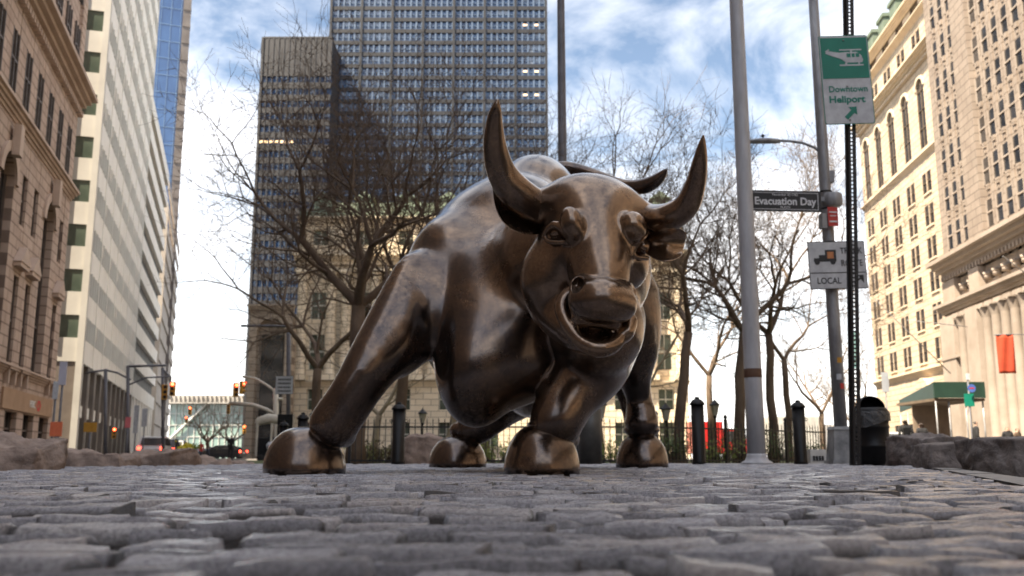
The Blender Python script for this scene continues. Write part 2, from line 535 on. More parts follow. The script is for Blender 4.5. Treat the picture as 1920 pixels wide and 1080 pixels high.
def arch_fill(mb, xc, hw, zs, ztop, y0, y1, n=14):
    """masonry over a round-headed opening"""
    for k in range(n):
        a0, a1 = math.pi * k / n, math.pi * (k + 1) / n
        p0 = (xc + hw * math.cos(a0), zs + hw * math.sin(a0)); p1 = (xc + hw * math.cos(a1), zs + hw * math.sin(a1))
        vs = [(p0[0], y0, p0[1]), (p1[0], y0, p1[1]), (p1[0], y0, ztop), (p0[0], y0, ztop),
              (p0[0], y1, p0[1]), (p1[0], y1, p1[1]), (p1[0], y1, ztop), (p0[0], y1, ztop)]
        mb.add(vs, [(0, 3, 2, 1), (0, 1, 5, 4), (3, 7, 6, 2)])
def arch_ring(mb, xc, hw, zs, t, y0, y1, n=16):
    for k in range(n):
        a0, a1 = math.pi * k / n, math.pi * (k + 1) / n
        q = []
        for a in (a0, a1):
            for r_ in (hw, hw + t):
                q.append((xc + r_ * math.cos(a), zs + r_ * math.sin(a)))
        vs = [(x, y0, z) for x, z in q] + [(x, y1, z) for x, z in q]
        mb.add(vs, [(0, 1, 3, 2), (1, 5, 7, 3), (0, 2, 6, 4)])
def cornice(mb, x0, x1, z, h, out, y=0.0, steps=4, flip=False):
    for k in range(steps):
        t = (k + 1) / steps
        o_ = out * (t ** 1.3)
        mb.bx(x0 - o_ * .3, x1 + o_ * .3, y - o_, y + 0.05, z + h * k / steps, z + h * (k + 1) / steps)
def dentils(mb, x0, x1, z, w, gap, h, out, y=0.0):
    x = x0
    while x < x1:
        mb.bx(x, x + w, y - out, y, z, z + h); x += w + gap

# ---- 1. tall dark grid tower and its lower wing
def grid_tower():
    Y = 280.0
    M_FR = mottled("tower_metal", (0.011, 0.012, 0.016), (0.02, 0.021, 0.027), 0.2, 0.55, spec=0.4)
    M_MU = mottled("tower_mullion", (0.05, 0.08, 0.14), (0.09, 0.135, 0.21), 0.2, 0.5)
    x0, x1 = XX(615, 200, Y), XX(1025, 200, Y)
    W = x1 - x0; H = 150.0
    root = empty('office_tower', (x0, Y, LOW), 0, 'tall dark office tower with a dense grid of blue windows rising behind the bare trees', 'tower')
    nb = 7; bw = W / nb; rh = 3.9
    mb = MB(); mb.bx(0, W, 1.0, 40, 0, H)
    for i in range(nb + 1): mb.bx(i * bw - .38, i * bw + .38, -0.5, 1.0, 0, H)
    rows = int(H / rh)
    for j in range(rows):
        for i in range(nb): mb.bx(i * bw + .38, (i + 1) * bw - .38, -0.12, 1.0, j * rh, j * rh + 1.25)
    mb.build('wall', M_FR, root)
    wn_ = Win(root)
    r_ = random.Random(3)
    for j in range(5, min(rows, 39)):
        for i in range(nb):
            lit = (i == 6 and j % 5 in (1, 2, 3)) or r_.random() < .06
            kind = 3 if (i == 6 and r_.random() < .22) else (2 if lit else (1 if r_.random() < .25 + .5 * (i < 2) else 0))
            wn_.add(i * bw + .38, j * rh + 1.25, bw - .76, rh - 1.25, 0.0, kind + 10 * r_.randrange(3), j if j < 37 else 0)
    def maker(m_, w, h, kind):
        kd = kind % 10; rr = random.Random(kind)
        n = 5; pw = w / n
        mbx(m_, 0, w, 0.6, 0.95, 0, h, 0)
        for q in range(n + 1): mbx(m_, max(0, q * pw - .27), min(w, q * pw + .27), 0.0, 0.6, 0, h, 1)
        for q in range(n):
            c = {0: .12, 1: .5, 2: .95, 3: .2}[kd]
            if rr.random() < c:
                d = h * rr.uniform(.25, .75 if kd < 2 else .98)
                mbx(m_, q * pw + .13, (q + 1) * pw - .13, 0.5, 0.6, h - d, h, 2)
            if kd == 3 and q in (1, 3): mbx(m_, q * pw + .3, (q + 1) * pw - .3, 0.42, 0.5, h * .45, h * .75, 3)
        mbx(m_, 0.13, w - .13, 0.3, 0.5, h * .42, h * .5, 1)
        return [G_BLUE, M_MU, M_BLIND, M_LITW]
    wn_.finish(maker)
    # wing
    Y2 = 268.0
    a, b = XX(462, 700, Y2), XX(615, 300, Y2)
    b = x0 * Y2 / Y + 0.6
    Wd = b - a; H2 = ZZ(72, Y2) - LOW
    root = empty('office_block', (a, Y2, LOW), 0, 'lower dark office block with bands of windows joined to the left of the grid tower', 'building')
    mb = MB(); mb.bx(0, Wd, 1.0, 36, 0, H2); top = 11.0; rows = int((H2 - top) / rh)
    mb.bx(0, Wd, -0.1, 1.0, H2 - top, H2)
    for j in range(rows + 1): mb.bx(0, Wd, -0.1, 1.0, j * rh, min(j * rh + 1.9, H2 - top - .01))
    for k in range(int(Wd / 1.6)): mb.bx(k * 1.6, k * 1.6 + .28, -0.28, -0.1, 0, H2)
    mb.bx(-.3, .4, -0.4, 1.0, 0, H2 + .3); mb.bx(.4, Wd, -.2, 1.2, H2, H2 + .5)
    mb.build('wall', mottled("block_metal", (0.015, 0.015, 0.018), (0.027, 0.026, 0.03), 0.2, 0.6), root)
    wn_ = Win(root)
    for j in range(4, rows):
        for i in range(2):
            wn_.add(i * Wd / 2, j * rh + 1.9, Wd / 2, rh - 1.9, 0.0, (3 if (j == rows - 6 and i == 0) or r_.random() < .03 else r_.randrange(2)) + 10 * r_.randrange(3), j)
    def maker2(m_, w, h, kind):
        kd = kind % 10; rr = random.Random(kind + 5); n = 7; pw = w / n
        mbx(m_, 0, w, 0.6, 0.95, 0, h, 0)
        for q in range(n):
            if rr.random() < .4: mbx(m_, q * pw + .1, (q + 1) * pw - .1, .5, .6, h * rr.uniform(.3, .8), h, 2)
            if kd == 3 and rr.random() < .5: mbx(m_, q * pw + .2, (q + 1) * pw - .2, .4, .5, h * .35, h * .7, 3)
            mbx(m_, q * pw, q * pw + .15, 0, .6, 0, h, 1)
        return [G_BLUE, M_MU, M_BLIND, M_LITW]
    wn_.finish(maker2)
grid_tower()

# ---- 2. custom house behind the park
def custom_house():
    Y = 120.0
    ML = stone("limestone_warm", (0.70, 0.58, 0.42), (0.85, 0.75, 0.58), 0.25, 0.75)
    MG = mottled("copper_roof", (0.15, 0.20, 0.15), (0.26, 0.32, 0.24), 0.6, 0.7)
    MT = mottled("roof_tile", (0.30, 0.14, 0.10), (0.42, 0.22, 0.16), 0.9, 0.8)
    x0, x1 = XX(552, 650, Y), XX(1288, 650, Y); W = x1 - x0
    root = empty('custom_house', (x0, Y, LOW), 0, 'cream stone classical building with giant columns and green copper roof behind the trees', 'building')
    zb, zc, ze, za, zr = ZZ(712, Y), ZZ(505, Y), ZZ(470, Y), ZZ(418, Y), ZZ(372, Y)
    n = 9; bw = W / n
    mb = MB()
    # base storey with doors/windows
    xs = [(i * bw + bw / 2 - 1.0, i * bw + bw / 2 + 1.0) for i in range(n)]
    piers_and_spandrels(mb, xs, [(1.6, 4.6), (6.2, 8.8)], 0, W, 0, zb, 0, 1.0)
    mb.bx(0, W, 1.0, 30, 0, za)
    cornice(mb, 0, W, zb - .7, .7, .6)
    piers_and_spandrels(mb, xs, [(zb + 1.5, zb + 6), (zb + 8.0, zb + 11.5)], 0, W, zb, zc, 0.6, 1.0)
    cornice(mb, 0, W, zc, ze - zc, 1.6, 0.2)
    dentils(mb, 0, W, ze - .9, .35, .35, .4, 1.9)
    piers_and_spandrels(mb, xs, [(ze + .9, ze + 3.0)], 0, W, ze, za, 0.1, 1.0)
    cornice(mb, 0, W, za, .9, .9, 0.1)
    mb.build('wall', ML, root)
    wn_ = Win(root)
    for i in range(n):
        for z, h in ((1.6, 3.0), (6.2, 2.6), (zb + 1.5, 4.5), (zb + 8, 3.5), (ze + .9, 2.1)):
            wn_.add(xs[i][0], z, 2.0, h, .6, 0, 1)
    def mk(m_, w, h, kind):
        mbx(m_, 0, w, .25, .38, 0, h, 0)
        mbx(m_, 0, .12, .05, .25, 0, h, 1); mbx(m_, w - .12, w, .05, .25, 0, h, 1); mbx(m_, w / 2 - .06, w / 2 + .06, .1, .25, 0, h, 1)
        mbx(m_, .12, w - .12, .12, .25, h * .48, h * .54, 1)
        return [G_GREEN, M_FRAME]
    M_FRAME = mottled("window_frame_pale", (.4, .4, .34), (.55, .55, .48), 2, .6)
    wn_.finish(mk)
    for i in range(n + 1):
        for dx in ((-.95, .95) if 0 < i < n else (.9,)):
            c = MB(); xx = min(max(i * bw + dx, .9), W - .9)
            hh = zc - zb
            c.bx(xx - .85, xx + .85, -1.3, .4, 0, .7)
            c.lathe([(.78, .7), (.7, .9), (.66, 1.2), (.66, hh * .35), (.58, hh - 1.7), (.62, hh - 1.6), (.62, hh - 1.4), (.9, hh - .5), (.95, hh - .45)], 16, (xx, -.45, 0))
            c.bx(xx - .95, xx + .95, -1.4, .5, hh - .45, hh - 0.01)
            o = c.build('column', ML, root); o.location = (0, 0, zb)
    # roof
    mb = MB()
    vs = [(0.2, 0.4, za + .9), (W - .2, 0.4, za + .9), (W - 3, 6.5, zr), (3, 6.5, zr), (0.2, 30, za + .9), (W - .2, 30, za + .9), (W - 3, 24, zr), (3, 24, zr)]
    mb.add(vs, [(0, 1, 2, 3), (1, 5, 6, 2), (5, 4, 7, 6), (4, 0, 3, 7), (3, 2, 6, 7)])
    rf = mb.build('roof', MT, root)
    mb = MB(); mb.bx(2.8, W - 2.8, 6.2, 24.3, zr - .9, zr + 1.3)
    mb.bx(0, W, .1, .8, za + .9, za + 1.7)
    mb.build('ridge_copper', MG, rf)
    for i in range(n):
        mb = MB(); xc = i * bw + bw / 2
        mb.bx(xc - 1.1, xc + 1.1, .6, 5, za + 1.7, za + 3.6)
        mb.add([(xc - 1.4, .4, za + 3.6), (xc + 1.4, .4, za + 3.6), (xc, .4, za + 4.6), (xc - 1.4, 5, za + 3.6), (xc + 1.4, 5, za + 3.6), (xc, 5, za + 4.6)], [(0, 1, 2), (0, 2, 5, 3), (1, 4, 5, 2), (0, 3, 4, 1)])
        mb.build('dormer', MG, rf)
    # carved groups in front of the attic
    for i in range(1, n):
        mb = MB(); xc = i * bw
        mb.lathe([(.5, 0), (.62, .5), (.4, 1.3), (.5, 1.9), (.42, 2.4), (.18, 2.6), (.24, 2.85), (.2, 3.1), (.05, 3.3)], 10, (xc, -1.1, ze + 0.01))
        mb.build('attic_figure', ML, root)
    # lower entrance wing with arch at the left
    xa, xb = XX(466, 650, 112), XX(548, 650, 112)
    r2 = empty('stone_pavilion', (xa, 112, LOW), 0, 'shaded stone pavilion with a tall arched recess left of the classical building', 'building')
    w2 = xb - xa; hz = ZZ(585, 112)
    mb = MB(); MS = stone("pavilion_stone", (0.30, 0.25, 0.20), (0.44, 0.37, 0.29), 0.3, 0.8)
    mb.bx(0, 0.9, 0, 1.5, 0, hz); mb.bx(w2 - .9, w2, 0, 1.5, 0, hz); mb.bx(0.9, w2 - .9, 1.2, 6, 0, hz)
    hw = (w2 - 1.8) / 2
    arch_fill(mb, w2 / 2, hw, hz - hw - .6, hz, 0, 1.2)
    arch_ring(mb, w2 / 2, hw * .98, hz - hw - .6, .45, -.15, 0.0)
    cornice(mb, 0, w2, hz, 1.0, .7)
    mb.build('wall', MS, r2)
    mb = MB(); mb.bx(1.3, w2 - 1.3, .9, 1.19, .4, hz - hw - .8); mb.build('door', G_DARK, r2)
custom_house()

# ---- 3. brown rusticated building on the left
DL = Vector((-0.26, 0.966))
def brown_building():
    E = Vector((XX(92, 850, 65), 65.0)); A = E - DL * 46
    root, W = framed('stone_bank_building', A, E, 'brown rusticated stone building with dentil cornice and tall arched opening at the left edge')
    MSn = stone("brownstone", (0.40, 0.29, 0.225), (0.56, 0.43, 0.35), 0.5, 0.62)
    MS2 = stone("brownstone_plain", (0.42, 0.31, 0.245), (0.56, 0.44, 0.36), 0.5)
    Ye = 61.0
    z_sign0, z_sign1, z_belt = ZZ(776, Ye), ZZ(741, Ye), ZZ(716, Ye)
    z2, z1 = ZZ(338, Ye), ZZ(165, Ye)
    bw = 4.4; n = int(W / bw)
    X = lambda k: W - 1.0 - k * bw                                  # column centres counted from the far end
    mb = MB(); mb.bx(0, W, .6, 25, 0, 46)
    xs = sorted([(X(k) - .75 - 1.2, X(k) + .75 - 1.2) for k in range(n)])
    # shopfront level
    sx_ = sorted([(X(k) - 3.0, X(k) - 0.2) for k in range(n)])
    piers_and_spandrels(mb, sx_, [(0.3, z_sign0 - .05)], 0, W, 0, z_sign0, 0, .6)
    mb.bx(0, W, 0, .6, z_sign0, z_belt)
    # middle: narrow windows alternate with tall arches
    zs_a = ZZ(393, Ye)
    cur = W; mid = []
    seq = []
    x = W - 0.9
    k = 0
    while x > 8:
        if k % 3 == 1: w_ = 2.9; seq.append(('arch', x - w_ - .9, x - .9)); x -= w_ + 2.0
        else: w_ = 1.2; seq.append(('win', x - w_ - .8, x - .8)); x -= w_ + 1.7
        k += 1
    seq = seq[::-1]; e = 0
    for kd, a, b in seq:
        mb.bx(e, a, 0, .6, z_belt, z2); e = b
        if kd == 'win':
            f = z_belt
            for c, d in ((ZZ(706, Ye), ZZ(560, Ye)), (ZZ(478, Ye), ZZ(398, Ye))):
                mb.bx(a, b, .02, .6, f, c); f = d
            mb.bx(a, b, .02, .6, f, z2)
        else:
            hw = (b - a) / 2; zs = ZZ(430, Ye)
            arch_fill(mb, (a + b) / 2, hw, zs, z2, 0, .6)
    mb.bx(e, W, 0, .6, z_belt, z2)
    # upper storeys
    ux = sorted([(W - 1.5 - k * 3.1 - 1.5, W - 1.5 - k * 3.1) for k in range(int((W - 4) / 3.1))])
    zu = [(z2 + 1.3, z2 + 4.6)]
    piers_and_spandrels(mb, ux, zu, 0, W, z2, z1, 0, .6)
    zt = [(z1 + 2.4, z1 + 5.6), (z1 + 7.5, z1 + 10.5), (z1 + 12.2, z1 + 15), (z1 + 17, z1 + 20)]
    piers_and_spandrels(mb, ux, zt, 0, W, z1, 46, 0.12, .6)
    mb.build('wall', MSn, root)
    mb = MB()
    cornice(mb, 0, W, z1, 1.1, 1.2); dentils(mb, 0, W, z1 - .45, .28, .3, .4, .35)
    cornice(mb, 0, W, z2 - .2, .7, .55)
    cornice(mb, 0, W, z_belt - .1, .5, .4)
    for k in range(14):
        z = z1 + 1.2 + k * .62
        mb.bx(W - 1.35, W + .04, -.06, .15, z, z + .52)
    for kd, a, b in seq:
        if kd == 'win':
            c = (a + b) / 2; z = ZZ(548, Ye)
            mb.bx(a - .45, b + .45, -.4, 0, z, z + .25)
            mb.add([(a - .55, -.45, z + .25), (b + .55, -.45, z + .25), (c, -.45, z + 1.25), (a - .55, 0, z + .25), (b + .55, 0, z + .25), (c, 0, z + 1.25)], [(0, 1, 2), (0, 2, 5, 3), (1, 4, 5, 2), (0, 3, 4, 1)])
            mb.bx(a - .4, b + .4, -.35, 0, ZZ(712, Ye), ZZ(712, Ye) + .3)
            for q in (a - .3, b + .05): mb.bx(q, q + .25, -.28, 0, ZZ(712, Ye) - .8, ZZ(712, Ye))
        else:
            arch_ring(mb, (a + b) / 2, (b - a) / 2, ZZ(430, Ye), .55, -.15, 0.0)
            c = (a + b) / 2; mb.bx(c - .35, c + .35, -.55, -.16, ZZ(430, Ye) + 1.2, ZZ(430, Ye) + 2.9)
    mb.build('cornice', MS2, root)
    wn_ = Win(root)
    for a, b in ux:
        for c, d in zu + zt: wn_.add(a, c, b - a, d - c, -.12, 0, 1)
    for kd, a, b in seq:
        if kd == 'win':
            for c, d in ((ZZ(706, Ye), ZZ(560, Ye)), (ZZ(478, Ye), ZZ(398, Ye))): wn_.add(a, c, b - a, d - c, .05, 0, 2)
        else: wn_.add(a, z_belt, b - a, ZZ(430, Ye) + (b - a) / 2 - z_belt, .3, 1, 2)
    for a, b in sx_: wn_.add(a, .3, b - a, z_sign0 - .35, .2, 2, 2)
    def mk(m_, w, h, kind):
        mbx(m_, 0, w, .22, .34, 0, h, 0)
        for q in ((0, .12), (w - .12, w), (w / 2 - .05, w / 2 + .05)): mbx(m_, q[0], q[1], .1, .22, 0, h, 1)
        for z in (h * .3, h * .6) if kind else (h * .5,): mbx(m_, .12, w - .12, .12, .22, z, z + .12, 1)
        return [G_DARK, MFr]
    MFr = mottled("bronze_frame", (.08, .06, .05), (.14, .11, .09), 3, .5)
    wn_.finish(mk)
    # shop sign band with lettering
    mb = MB(); mb.bx(W - 14, W - .9, -.12, -.005, z_sign0 + .05, z_sign1)
    sg = mb.build('shop_sign', mottled("sign_board_tan", (.34, .21, .12), (.42, .27, .17), 1, .6), root)
    text_mesh('letters', 'HSBC', .62, mottled("sign_white", (.75, .75, .72), (.82, .82, .8), 1, .5), sg, (W - 7.6, -.13, (z_sign0 + z_sign1) / 2 - .2), R(90), 0.01)
    mb = MB()
    cx_, cz_, s_ = W - 5.1, (z_sign0 + z_sign1) / 2, .32
    mb.add([(cx_ - 2 * s_, -.135, cz_), (cx_ - s_, -.135, cz_ + s_), (cx_ - s_, -.135, cz_ - s_)], [(0, 2, 1)])
    mb.add([(cx_ + 2 * s_, -.135, cz_), (cx_ + s_, -.135, cz_ + s_), (cx_ + s_, -.135, cz_ - s_)], [(0, 1, 2)])
    mb.add([(cx_, -.135, cz_), (cx_ - s_, -.135, cz_ + s_), (cx_ + s_, -.135, cz_ + s_)], [(0, 1, 2)])
    mb.add([(cx_, -.135, cz_), (cx_ - s_, -.135, cz_ - s_), (cx_ + s_, -.135, cz_ - s_)], [(0, 2, 1)])
    mb.build('emblem', mottled("sign_red", (.6, .03, .03), (.7, .05, .05), 1, .5), sg)

def text_mesh(name, body, size, mat, parent, loc, rx=R(90), depth=0.004, align='LEFT', rz=0.0, xscale=1.0, bold=0.0):
    cu = bpy.data.curves.new('tmp_text', 'FONT')
    cu.body = body; cu.size = size; cu.extrude = depth; cu.align_x = align; cu.offset = bold
    cu.resolution_u = 3
    ob = bpy.data.objects.new('tmp_text', cu); scene.collection.objects.link(ob)
    bpy.context.view_layer.update()
    me = bpy.data.meshes.new_from_object(ob.evaluated_get(bpy.context.evaluated_depsgraph_get()))
    bpy.data.objects.remove(ob); bpy.data.curves.remove(cu)
    me.materials.clear(); me.materials.append(mat)
    o = link(name, me, parent); o.location = loc; o.rotation_euler = (rx, 0, rz); o.scale = (xscale, 1, 1)
    return o
brown_building()

# ---- 4. white banded office building down the left street
def white_building():
    D2 = Vector((-0.285, 0.958))
    Cn = Vector((XX(156, 645, 76), 76.0)); far = Cn + D2 * 43
    root, W = framed('white_office_building', Cn, far, 'long white banded office building receding down the left street')
    MW = mottled("white_panel", (0.76, 0.73, 0.67), (0.88, 0.86, 0.80), 0.35, 0.6)
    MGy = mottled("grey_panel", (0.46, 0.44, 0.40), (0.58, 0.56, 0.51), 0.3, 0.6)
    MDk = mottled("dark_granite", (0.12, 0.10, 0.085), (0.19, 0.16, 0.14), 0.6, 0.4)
    zg = ZZ(655, 76) ; rh = 3.75; rows = 16; H = zg + rows * rh
    mb = MB(); mb.bx(0, W, .9, 22, zg, H)
    for j in range(rows + 1): mb.bx(0, W, 0, .9, zg + j * rh - .9, min(zg + j * rh + 1.0, H + 1))
    for k in range(int(W / 6) + 1): mb.bx(k * 6 - .12, k * 6 + .12, .02 - .1, 0, zg - .9, H)
    mb.build('spandrel_bands', MW, root)
    # lower rear wing
    H3 = ZZ(230, 132)
    mb = MB(); mb.bx(W + .01, W + 38, .9, 20, zg, H3)
    for j in range(int((H3 - zg) / rh) + 1): mb.bx(W + .01, W + 38, .1, .9, zg + j * rh - .9, zg + j * rh + 1.0)
    mb.bx(W + .01, W + 38, .5, 20, 0, zg)
    for k in range(9): mb.bx(W + k * 4.2, W + k * 4.2 + 1.1, .05, .5, 0, zg - .9)
    mb.build('rear_wing', MW, root)
    mb = MB()
    for j in range(int((H3 - zg) / rh)): mb.bx(W + .05, W + 37.9, .6, .899, zg + j * rh + 1.0, zg + (j + 1) * rh - .9)
    mb.build('rear_glazing', mottled('dull_glass', (.07, .07, .07), (.16, .16, .15), .4, .5), root)
    # end wall toward the viewer
    d = 3.4
    mb = MB()
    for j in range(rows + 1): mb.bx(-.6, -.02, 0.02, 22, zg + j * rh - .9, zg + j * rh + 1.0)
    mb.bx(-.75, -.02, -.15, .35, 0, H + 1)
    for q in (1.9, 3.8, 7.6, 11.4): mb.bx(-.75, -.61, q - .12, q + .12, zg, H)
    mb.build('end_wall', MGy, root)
    mb = MB(); mb.bx(-.5, -.02, .35, 22, 0, zg - .9)
    nk = int(W / 4.2)
    for k in range(nk + 1): mb.bx(k * 4.2, k * 4.2 + 1.1, .02, .9, 0, zg - .9)
    mb.bx(0, W, 1.2, 22, 0, zg)
    mb.build('ground_floor', MDk, root)
    wn_ = Win(root)
    rr = random.Random(8)
    for j in range(rows):
        for k in range(int(W / 6)):
            wn_.add(k * 6 + .12, zg + j * rh + 1.0, 5.76, rh - 1.9, -.2, rr.randrange(3), 100 - k * 2 - abs(j - 5))
    def mk(m_, w, h, kind):
        mbx(m_, 0, w, .3, .5, 0, h, 0)
        for q in range(5): mbx(m_, q * w / 4 - .06, q * w / 4 + .06, .1, .3, 0, h, 1)
        if kind: mbx(m_, 0.1, w * (.25 * kind), .22, .3, h * .4, h, 2)
        return [G_GREEN, MW, M_BLINDP]
    M_BLINDP = mottled('pale_blind', (.45, .43, .38), (.6, .58, .52), .5, .6)
    wn_.finish(mk)
    w2 = Win(root, 'end_window')
    for j in range(rows):
        for q0, q1 in ((.35, 1.78), (2.02, 3.68), (3.92, 7.48)):
            w2.add(q0, zg + j * rh + 1.0, q1 - q0, rh - 1.9, 0, (3 if j in (9, 12) else rr.randrange(2)), 1)
    def mk2(m_, w, h, kind):
        # runs along local y on the end wall
        mbx(m_, -.3, -.1, 0, w, 0, h, 0)
        if kind == 3: mbx(m_, -.36, -.31, w * .1, w * .9, h * .55, h * .8, 1)
        return [G_GREEN, M_LITG]
    # end windows need x/y swapped placement
    for it in w2.items:
        _, q0, z, w, h, y, kind = it
        m_ = MB(); mats = mk2(m_, w, h, kind)
        o = link('end_window', multi(m_, 'end_window', mats), root); o.location = (-.2, q0, z)
    w3 = Win(root, 'shop_window')
    for k in range(nk): w3.add(k * 4.2 + 1.1, .4, 3.1, zg - 1.3, .5, 0, 1)
    def mk3(m_, w, h, kind):
        mbx(m_, 0, w, .1, .3, 0, h, 0)
        for q in (0, w / 2, w - .1): mbx(m_, q, q + .1, -.1, .1, 0, h, 1)
        mbx(m_, .1, w - .1, -.25, .1, h * .42, h * .55, 2)
        return [G_GREEN, MW, MW]
    w3.finish(mk3)
white_building()

# ---- 5. blue glass tower, beige block further down
def left_far():
    Y = 190.0
    xr = XX(312, 740, Y); 
    root = empty('glass_tower', (xr - 16 * math.cos(R(21)), Y - 16 * math.sin(R(21)), LOW), R(21), 'blue glass tower with a dark gridded edge rising behind the white office building', 'tower')
    mb = MB(); mb.bx(0, 14.4, 0, 20, 0, 150); 
    mb.build('glass_wall', glass("tower_blue_glass", (.02, .06, .17), (.05, .12, .28), .25, .08), root)
    mb = MB(); mb.bx(14.4, 16, -.3, 20, 0, 150)
    for k in range(40): mb.bx(14.38, 16.05, -.45, 20.1, k * 3.8, k * 3.8 + .6)
    mb.build('edge_wall', mottled("edge_metal", (.10, .085, .08), (.17, .15, .14), .4, .6), root)
    mb = MB()
    for k in range(39): mb.bx(0, 14.38, -.08, 0, k * 3.8, k * 3.8 + .12)
    for k in range(8): mb.bx(k * 2, k * 2 + .1, -.09, -.0, 0, 150)
    mb.build('mullion_grid', mottled("grid_metal", (.10, .18, .32), (.16, .26, .42), .4, .5), root)
    # beige block between white building and the tower
    A = Vector((XX(291, 700, 160), 160.0)); Bp = A + Vector((-.30, .954)) * 60
    root, W = framed('beige_office_block', A, Bp, 'beige office block with a bright vertical strip at the far end of the left street')
    H = ZZ(408, 160)
    mb = MB(); mb.bx(0, W, 0, 14, 0, H); mb.bx(-.4, 0, -.4, 1.2, 0, H + 2)
    for k in range(12): mb.bx(.01, W, -.25, 0, 6 + k * 3.7, 7.4 + k * 3.7)
    mb.build('wall', mottled("beige_wall", (.42, .37, .32), (.55, .49, .43), .3, .7), root)
    mb = MB()
    for k in range(9): mb.bx(-.02 - .1, -.0 - .01, 1.6, 13.5, 7.6 + k * 3.7, 9.4 + k * 3.7)
    mb.build('window_bands', G_DARK, root)
    # glass terminal hall at the end of the street
    Y = 300.0
    a, b = XX(318, 800, Y), XX(470, 800, Y); W = b - a
    root = empty('terminal_hall', (a, Y, LOW), 0, 'low green glass hall with a slatted roof edge closing the far end of the street', 'building')
    zt, zr = ZZ(757, Y), ZZ(741, Y)
    mb = MB(); mb.bx(0, W, 0, 30, 0, zt); mb.build('glass_wall', glass("terminal_glass", (.16, .26, .23), (.30, .42, .38), .15, .05), root)
    mb = MB(); mb.bx(-2, W + 2, -3, 30, zt + .01, zt + .5); mb.bx(-2, W + 2, -1, 30, zt + .5, zr)
    for k in range(18): mb.bx(k * W / 18, k * W / 18 + .35, -1.6, -1, zt + .5, zr)
    mb.build('roof', mottled("terminal_roof", (.30, .28, .26), (.42, .40, .37), .3, .7), root)
    mb = MB()
    for k in range(14): mb.bx(k * W / 13 - .1, k * W / 13 + .1, -.3, -.01, 0, zt)
    for k in range(5): mb.bx(0, W, -.28, -.02, k * 3.6 + 3, k * 3.6 + 3.2)
    mb.tube([(0, -1, 5), (W * .45, -1, zt), (W * .46, -1, zt)], .5, 6)
    mb.build('mullion_grid', mottled("terminal_mullion", (.6, .6, .56), (.72, .72, .68), .3, .6), root)
left_far()

